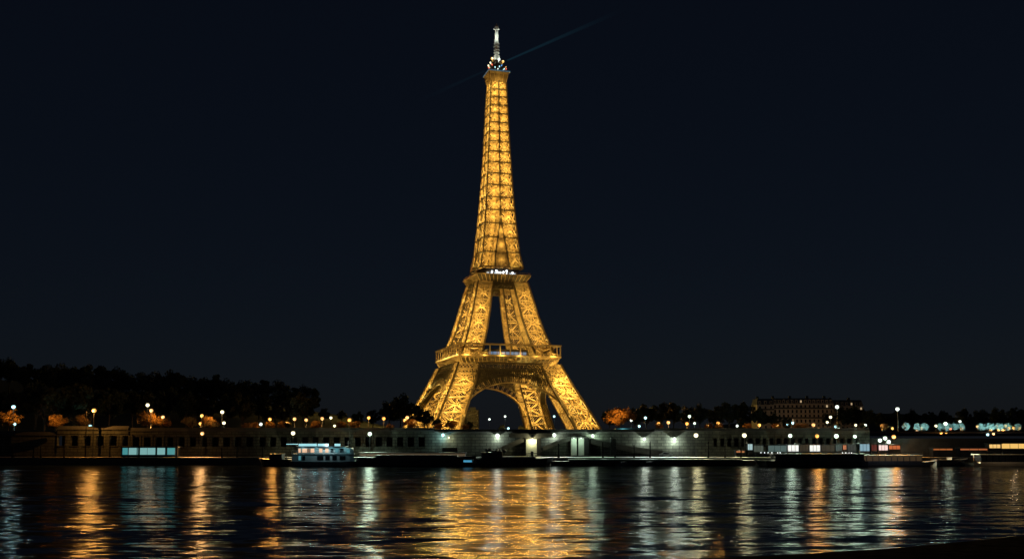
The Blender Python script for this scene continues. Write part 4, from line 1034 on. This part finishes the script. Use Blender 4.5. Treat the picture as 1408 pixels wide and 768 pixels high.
# service cars and a white tent on the quay behind the pontoon
def parked_van(px, col, label, Y=Y_W - 5):
    X = wx(px, Y); root = empty('parked_car', (X, Y, Z_Q)); tag(root, label, 'car')
    m = MB(); pr = [(-2.3, 0.35), (2.3, 0.35), (2.3, 0.95), (1.6, 1.05), (1.0, 1.55), (-0.9, 1.55), (-1.6, 1.05), (-2.3, 0.9)]
    a = [(x, 0.0, z) for x, z in pr]; b = [(x, 1.7, z) for x, z in pr]
    m.poly(a); m.poly(list(reversed(b)))
    for i in range(len(pr)):
        j = (i + 1) % len(pr); m.poly([a[j], a[i], b[i], b[j]])
    m.build('body', mat('car_paint', col, 0.35), root)
    m = MB(); m.poly([(-1.35, -0.01, 1.08), (1.3, -0.01, 1.08), (0.9, -0.01, 1.48), (-0.85, -0.01, 1.48)]); m.build('side_window', GLASSD, root)
    for x in (-1.4, 1.4):
        m = MB(); m.tube([(x, -0.03, 0.33), (x, 0.2, 0.33)], 0.33, 12); m.build('wheel', BLACKM, root)
parked_van(1046, (0.05, 0.06, 0.07), 'dark parked car beside the dim grey green kiosk')
parked_van(589, (0.3, 0.32, 0.33), 'silver parked car on the quay left of the reddish block')
parked_van(527, (0.5, 0.52, 0.53), 'pale parked car on the quay right of the green white lamp')
parked_van(916, (0.10, 0.11, 0.12), 'dark grey parked car at the foot of the long brown ramp')

# ------------------------------------------------------------------ boats
def hull(mb, L, bw, h, bow=0.16, stern=0.05, sheer=0.5, y0=0):
    """hull along x from -L/2 (stern) to L/2 (bow), beam bw, deck height h"""
    secs = []; n = 16
    for i in range(n + 1):
        t = i / n; x = -L / 2 + L * t
        k = 1.0
        if t > 1 - bow: k = max(0.03, 1 - ((t - (1 - bow)) / bow) ** 2)
        if t < stern: k = 0.8 + 0.2 * t / stern
        hh = h + sheer * max(0, (t - 0.75) / 0.25) ** 2
        r_ = bw / 2 * k
        rk = 0.0 if t < 1 - bow else (t - (1 - bow)) / bow * 1.2
        secs.append([(x - rk * 0.8, -r_ * 0.75, -0.5), (x - rk * 0.3, -r_ * 0.93, 0.3), (x + rk, -r_, hh), (x + rk, r_, hh), (x - rk * 0.3, r_ * 0.93, 0.3), (x - rk * 0.8, r_ * 0.75, -0.5)])
    mb.sheet(secs); mb.poly(list(reversed(secs[0]))); mb.poly(secs[-1])
    for i in range(n): pass
def boat_root(px0, px1, Y, label, flip=False, name='river_boat'):
    X0, X1 = wx(px0, Y, 632), wx(px1, Y, 632)
    root = empty(name, ((X0 + X1) / 2, Y, 0), math.pi if flip else 0); tag(root, label, 'boat'); return root, X1 - X0
def rail(mb, x0, x1, y, z, h=1.0, step=1.5):
    n = max(1, int((x1 - x0) / step))
    for i in range(n + 1):
        x = x0 + (x1 - x0) * i / n; mb.bar((x, y, z), (x, y, z + h), 0.06, 0.06, (0, 1, 0))
    mb.bar((x0, y, z + h), (x1, y, z + h), 0.07, 0.07, (0, 1, 0)); mb.bar((x0, y, z + h * 0.5), (x1, y, z + h * 0.5), 0.04, 0.04, (0, 1, 0))
# white two-deck boat with cyan lighting
def passenger_boat():
    Y = 330.0; root, L = boat_root(402, 491, Y, 'white two deck river boat with cyan lit roof and warm cabin windows')
    m = MB(); hull(m, L + 1.0, 5.5, 1.5, 0.12, 0.05, 0.3); m.build('hull', HULL_G, root)
    s = L / 22.0
    m = MB(); m.box(-L / 2 + 0.4, L / 2 - 2.0, -2.5, 2.5, 1.5, 3.9); m.box(-L / 2 + 0.2, L / 2 - 1.2, -2.7, 2.7, 3.9, 4.05)
    # raked wheelhouse front at right
    m.poly([(L / 2 - 2.0, -2.5, 1.5), (L / 2 - 0.4, -2.3, 1.5), (L / 2 - 1.0, -2.3, 5.6), (L / 2 - 2.0, -2.3, 6.1)])
    m.box(L / 2 - 4.0, L / 2 - 1.6, -2.2, 2.2, 4.05, 6.0)
    m.box(-L / 2 + 2.2, L / 2 - 4.0, -2.1, 2.1, 4.05, 6.1); m.build('superstructure', WHITE, root)
    m = MB(); m.box(-L / 2 + 1.2, L / 2 - 3.4, -2.8, 2.8, 6.3, 6.5); m.box(-L / 2 + 1.2, L / 2 - 3.4, -2.85, -2.7, 6.12, 6.3); m.build('roof', HULL, root)
    gl_ = glow('cyan_roof_light', (0.45, 0.92, 1.0), 0.8); gl2 = glow('cyan_dim_window', (0.18, 0.62, 0.70), 0.35)
    for a, b in ((413, 437.5), (439, 454), (462, 470)):
        x0_ = wx(a, Y) - root.location.x; x1_ = wx(b, Y) - root.location.x
        m = MB(); m.box(x0_, x1_, -2.75, -2.6, 6.55, 7.35); m.build('light_box', gl_, root)
    m = MB(); m.box(wx(396, Y) - root.location.x, wx(410, Y) - root.location.x, -2.6, 0.5, 7.1, 7.3); m.build('awning', gl_, root)
    m = MB(); 
    for x in (wx(396.5, Y) - root.location.x, wx(409.5, Y) - root.location.x): m.bar((x, -2.4, 1.5), (x, -2.4, 7.1), 0.1, 0.1, (0, 1, 0))
    m.box(wx(410, Y) - root.location.x, wx(413, Y) - root.location.x, -0.5, 0.5, 4.0, 7.3); m.build('awning_post', BLACKM, root)
    wm = glow('warm_cabin_window', (1.0, 0.60, 0.36), 0.95)
    for a, b, t in ((412.5, 415.5, 1), (417.5, 424, 1), (425, 427.5, 2), (429, 434, 1), (440.5, 445, 1), (449, 453.5, 1), (456, 460, 0), (462.5, 467, 3), (469, 474, 0)):
        m = MB(); m.box(wx(a, Y) - root.location.x, wx(b, Y) - root.location.x, -2.16, -2.1, 4.45, 5.75)
        m.build('window', {1: wm, 0: GLASSD, 2: glow('dim_warm_window', (0.6, 0.3, 0.16), 0.4), 3: gl2}[t], root)
    for a, b, t in ((413, 416, 3), (418, 422, 0), (438.5, 447, 0), (449.5, 455.5, 0), (459, 465, 0), (469, 477, 0)):
        m = MB(); m.box(wx(a, Y) - root.location.x, wx(b, Y) - root.location.x, -2.56, -2.5, 2.0, 3.4); m.build('window', gl2 if t == 3 else GLASSD, root)
    m = MB(); m.box(L / 2 - 3.2, L / 2 - 2.1, -2.26, -2.2, 4.3, 5.5); m.build('wheelhouse_window', gl2, root)
    m = MB(); rail(m, -L / 2 + 0.3, L / 2 - 1.3, -2.65, 4.05, 1.0); m.build('railing', WHITE, root)
    m = MB(); m.tube([(L / 2 - 3, 0, 6.3), (L / 2 - 3, 0, 8.3)], 0.06, 6); m.bar((L / 2 - 3.8, 0, 7.6), (L / 2 - 2.2, 0, 7.6), 0.06, 0.06); m.build('mast', WHITE, root)
    for x in (-7, -2.5, 2.5, 7): light((0.35, 0.9, 1.0), (x * s, -3.8, 6.0), 45, 0.1, root, 'deck_light')
    light((0.7, 0.97, 1.0), (1.0, -3.6, 6.9), 400, 0.0, root, 'deck_light')
passenger_boat()
def barge(px0, px1, Y, label, deck=1.7, mat_=HULL, cabin=None, flip=False, bulwark=0.0):
    root, L = boat_root(px0, px1, Y, label, flip, 'moored_barge')
    m = MB(); hull(m, L, 6.0, deck, 0.10, 0.04, 0.5); m.build('hull', mat_, root)
    m = MB(); rail(m, -L / 2 + 1, L / 2 - 3, -2.8, deck, 1.0, 2.2); m.build('railing', BLACKM, root)
    m = MB(); m.box(-L / 2 + 6, L / 2 - 5, -2.0, 2.0, deck, deck + 0.7); m.build('hatch', ROOFM, root)
    if cabin:
        a, b, h_ = cabin
        m = MB(); m.box(a, b, -2.2, 2.2, deck, deck + h_); m.box(a - 0.3, b + 0.3, -2.5, 2.5, deck + h_, deck + h_ + 0.2); c = m.build('wheelhouse', mat_, root)
        m = MB(); n = max(2, int((b - a) / 1.6))
        for i in range(n): 
            x = a + (b - a) * (i + 0.5) / n; m.box(x - 0.5, x + 0.5, -2.26, -2.2, deck + h_ * 0.45, deck + h_ * 0.85)
        m.build('window', GLASSD, c)
    return root, L
barge(360, 402, 331, 'low dark barge with sloping bow behind the stern of the white boat', 2.2, HULL, (-2, 2, 1.6), flip=True)
r_, L_ = barge(492, 650, 331, 'long black pontoon barge left of the wheelhouse barge', 2.9, HULL)
r_, L_ = barge(655, 757, 331, 'dark cargo barge with a wheelhouse moored below the pale wall', 2.4, HULL, (-10.6, -4.5, 1.9))
m = MB()
for i in range(12):
    m.ball((-9 + i * 0.55 + random.uniform(-0.2, 0.2), -1 + random.uniform(-0.6, 0.6), 4.6 + random.uniform(0, 0.9)), random.uniform(0.3, 0.6), 7, 5)
m.build('covered_gear', HULL, r_)
m = MB(); m.box(-5.5, -3.6, -2.3, 0, 2.4, 4.9); m.build('brown_locker', HULL_B, r_)
m = MB(); m.tube([(6.2, 0, 2.4), (6.2, 0, 4.8)], 0.5, 8); m.bar((4.0, 0, 4.0), (8.2, 0, 4.2), 0.25, 0.25); m.bar((1.5, 0, 2.4), (1.5, 0, 5.6), 0.15, 0.15); m.build('winch', BLACKM, r_)
p_ = at(647, 630.5, 328); m = MB(); hull(m, 7.5, 2.4, 1.0, 0.3, 0.05, 0.4); o = empty('river_boat', (p_.x, 327, 0)); tag(o, 'small launch with a blue lit cover between the two dark barges', 'boat')
m.build('hull', HULL, o); m = MB(); m.box(-2.4, 0.9, -0.9, 0.9, 1.0, 2.2); m.build('cabin', HULL_G, o); m = MB(); m.box(-2.2, 0.5, -0.96, -0.9, 1.35, 2.0); m.build('window', glow('blue_cover_light', (0.10, 0.48, 0.75), 0.6), o)
barge(757, 1040, 333, 'long low black pontoon running right from the bright pier to the tour boat', 1.5, HULL)
def small_boat(px, label, mat_, Y=330, L=5.5):
    p_ = at(px, 632, Y); o = empty('rowing_boat', (p_.x, Y, 0)); tag(o, label, 'boat')
    m = MB(); hull(m, L, 1.9, 0.8, 0.35, 0.05, 0.4); m.build('hull', mat_, o)
    m = MB(); m.box(-0.9, 0.9, -0.6, 0.6, 0.8, 1.5); m.build('cuddy', mat_, o)
small_boat(858, 'small pale motor boat in front of the long brown ramp', HULL_G, 328)
small_boat(893, 'small dark motor boat near the end of the long brown ramp', HULL, 328)
def tour_boat(px0, px1, label, mat_, winmat, Y=328.0, deck=1.4, h_=2.0, flip=False, upper=None, lit=None):
    root, L = boat_root(px0, px1, Y, label, flip, 'tour_boat')
    m = MB(); hull(m, L, 6.0, deck, 0.09, 0.03, 0.5); m.build('hull', mat_, root)
    m = MB(); x0_, x1_ = -L / 2 + 1.0, L / 2 - 0.14 * L
    m.box(x0_, x1_, -2.5, 2.5, deck, deck + 0.5); m.box(x0_ - 0.3, x1_ + 0.6, -2.8, 2.8, deck + h_, deck + h_ + 0.22)
    n = int((x1_ - x0_) / 1.9)
    for i in range(n + 1):
        x = x0_ + 0.1 + (x1_ - x0_ - 0.2) * i / n; m.box(x - 0.13, x + 0.13, -2.5, -2.3, deck + 0.5, deck + h_)
    m.build('cabin', mat_, root)
    m = MB()
    for i in range(n):
        x = x0_ + 0.1 + (x1_ - x0_ - 0.2) * (i + 0.5) / n; w_ = (x1_ - x0_) / n / 2 - 0.14
        m.box(x - w_, x + w_, -2.36, 2.3, deck + 0.5, deck + h_)
    m.build('glazing', winmat, root)
    m = MB(); rail(m, x0_, x1_, -2.6, deck + h_ + 0.22, 0.9, 2.4); m.build('railing', BLACKM, root)
    if lit:
        m = MB(); 
        for x in lit: m.ball((x, -2.7, deck + h_ + 0.5), 0.16, 6, 4)
        m.build('deck_light', glow('deck_bulb', (0.9, 0.95, 1.0), 2.5), root)
    return root, L
GW = glow('dim_cabin_window', (0.9, 0.55, 0.25), 0.05, (0.05, 0.05, 0.05))
tour_boat(1042, 1190, 'long dark tour boat with glazed cabin, left one of the right bank pair', HULL, GLASSD, 326, 1.7, 2.2, True, lit=[-14, -13.2, -12.1, -11, 9.5, 10.3, 12.2, 13.5, 14.6, 15.8])
r1, L1 = tour_boat(1150, 1283, 'long grey white tour boat with a windowed cabin next to the dark one', HULL_G, GW, 331, 1.2, 2.2)
r2, L2 = tour_boat(1326, 1450, 'cream tour boat with a row of tall windows at the right edge', CREAM, GLASSD, 329, 0.9, 2.8, True)
barge(1284, 1326, 334, 'short black barge between the grey white and cream tour boats', 2.0, HULL)
light((1.0, 0.7, 0.4), (r2.location.x - 4, 318, 6.0), 420, 0.1, None, 'quay_glow'); light((0.8, 0.85, 1.0), (r1.location.x, 318, 6.5), 260, 0.1, None, 'quay_glow')
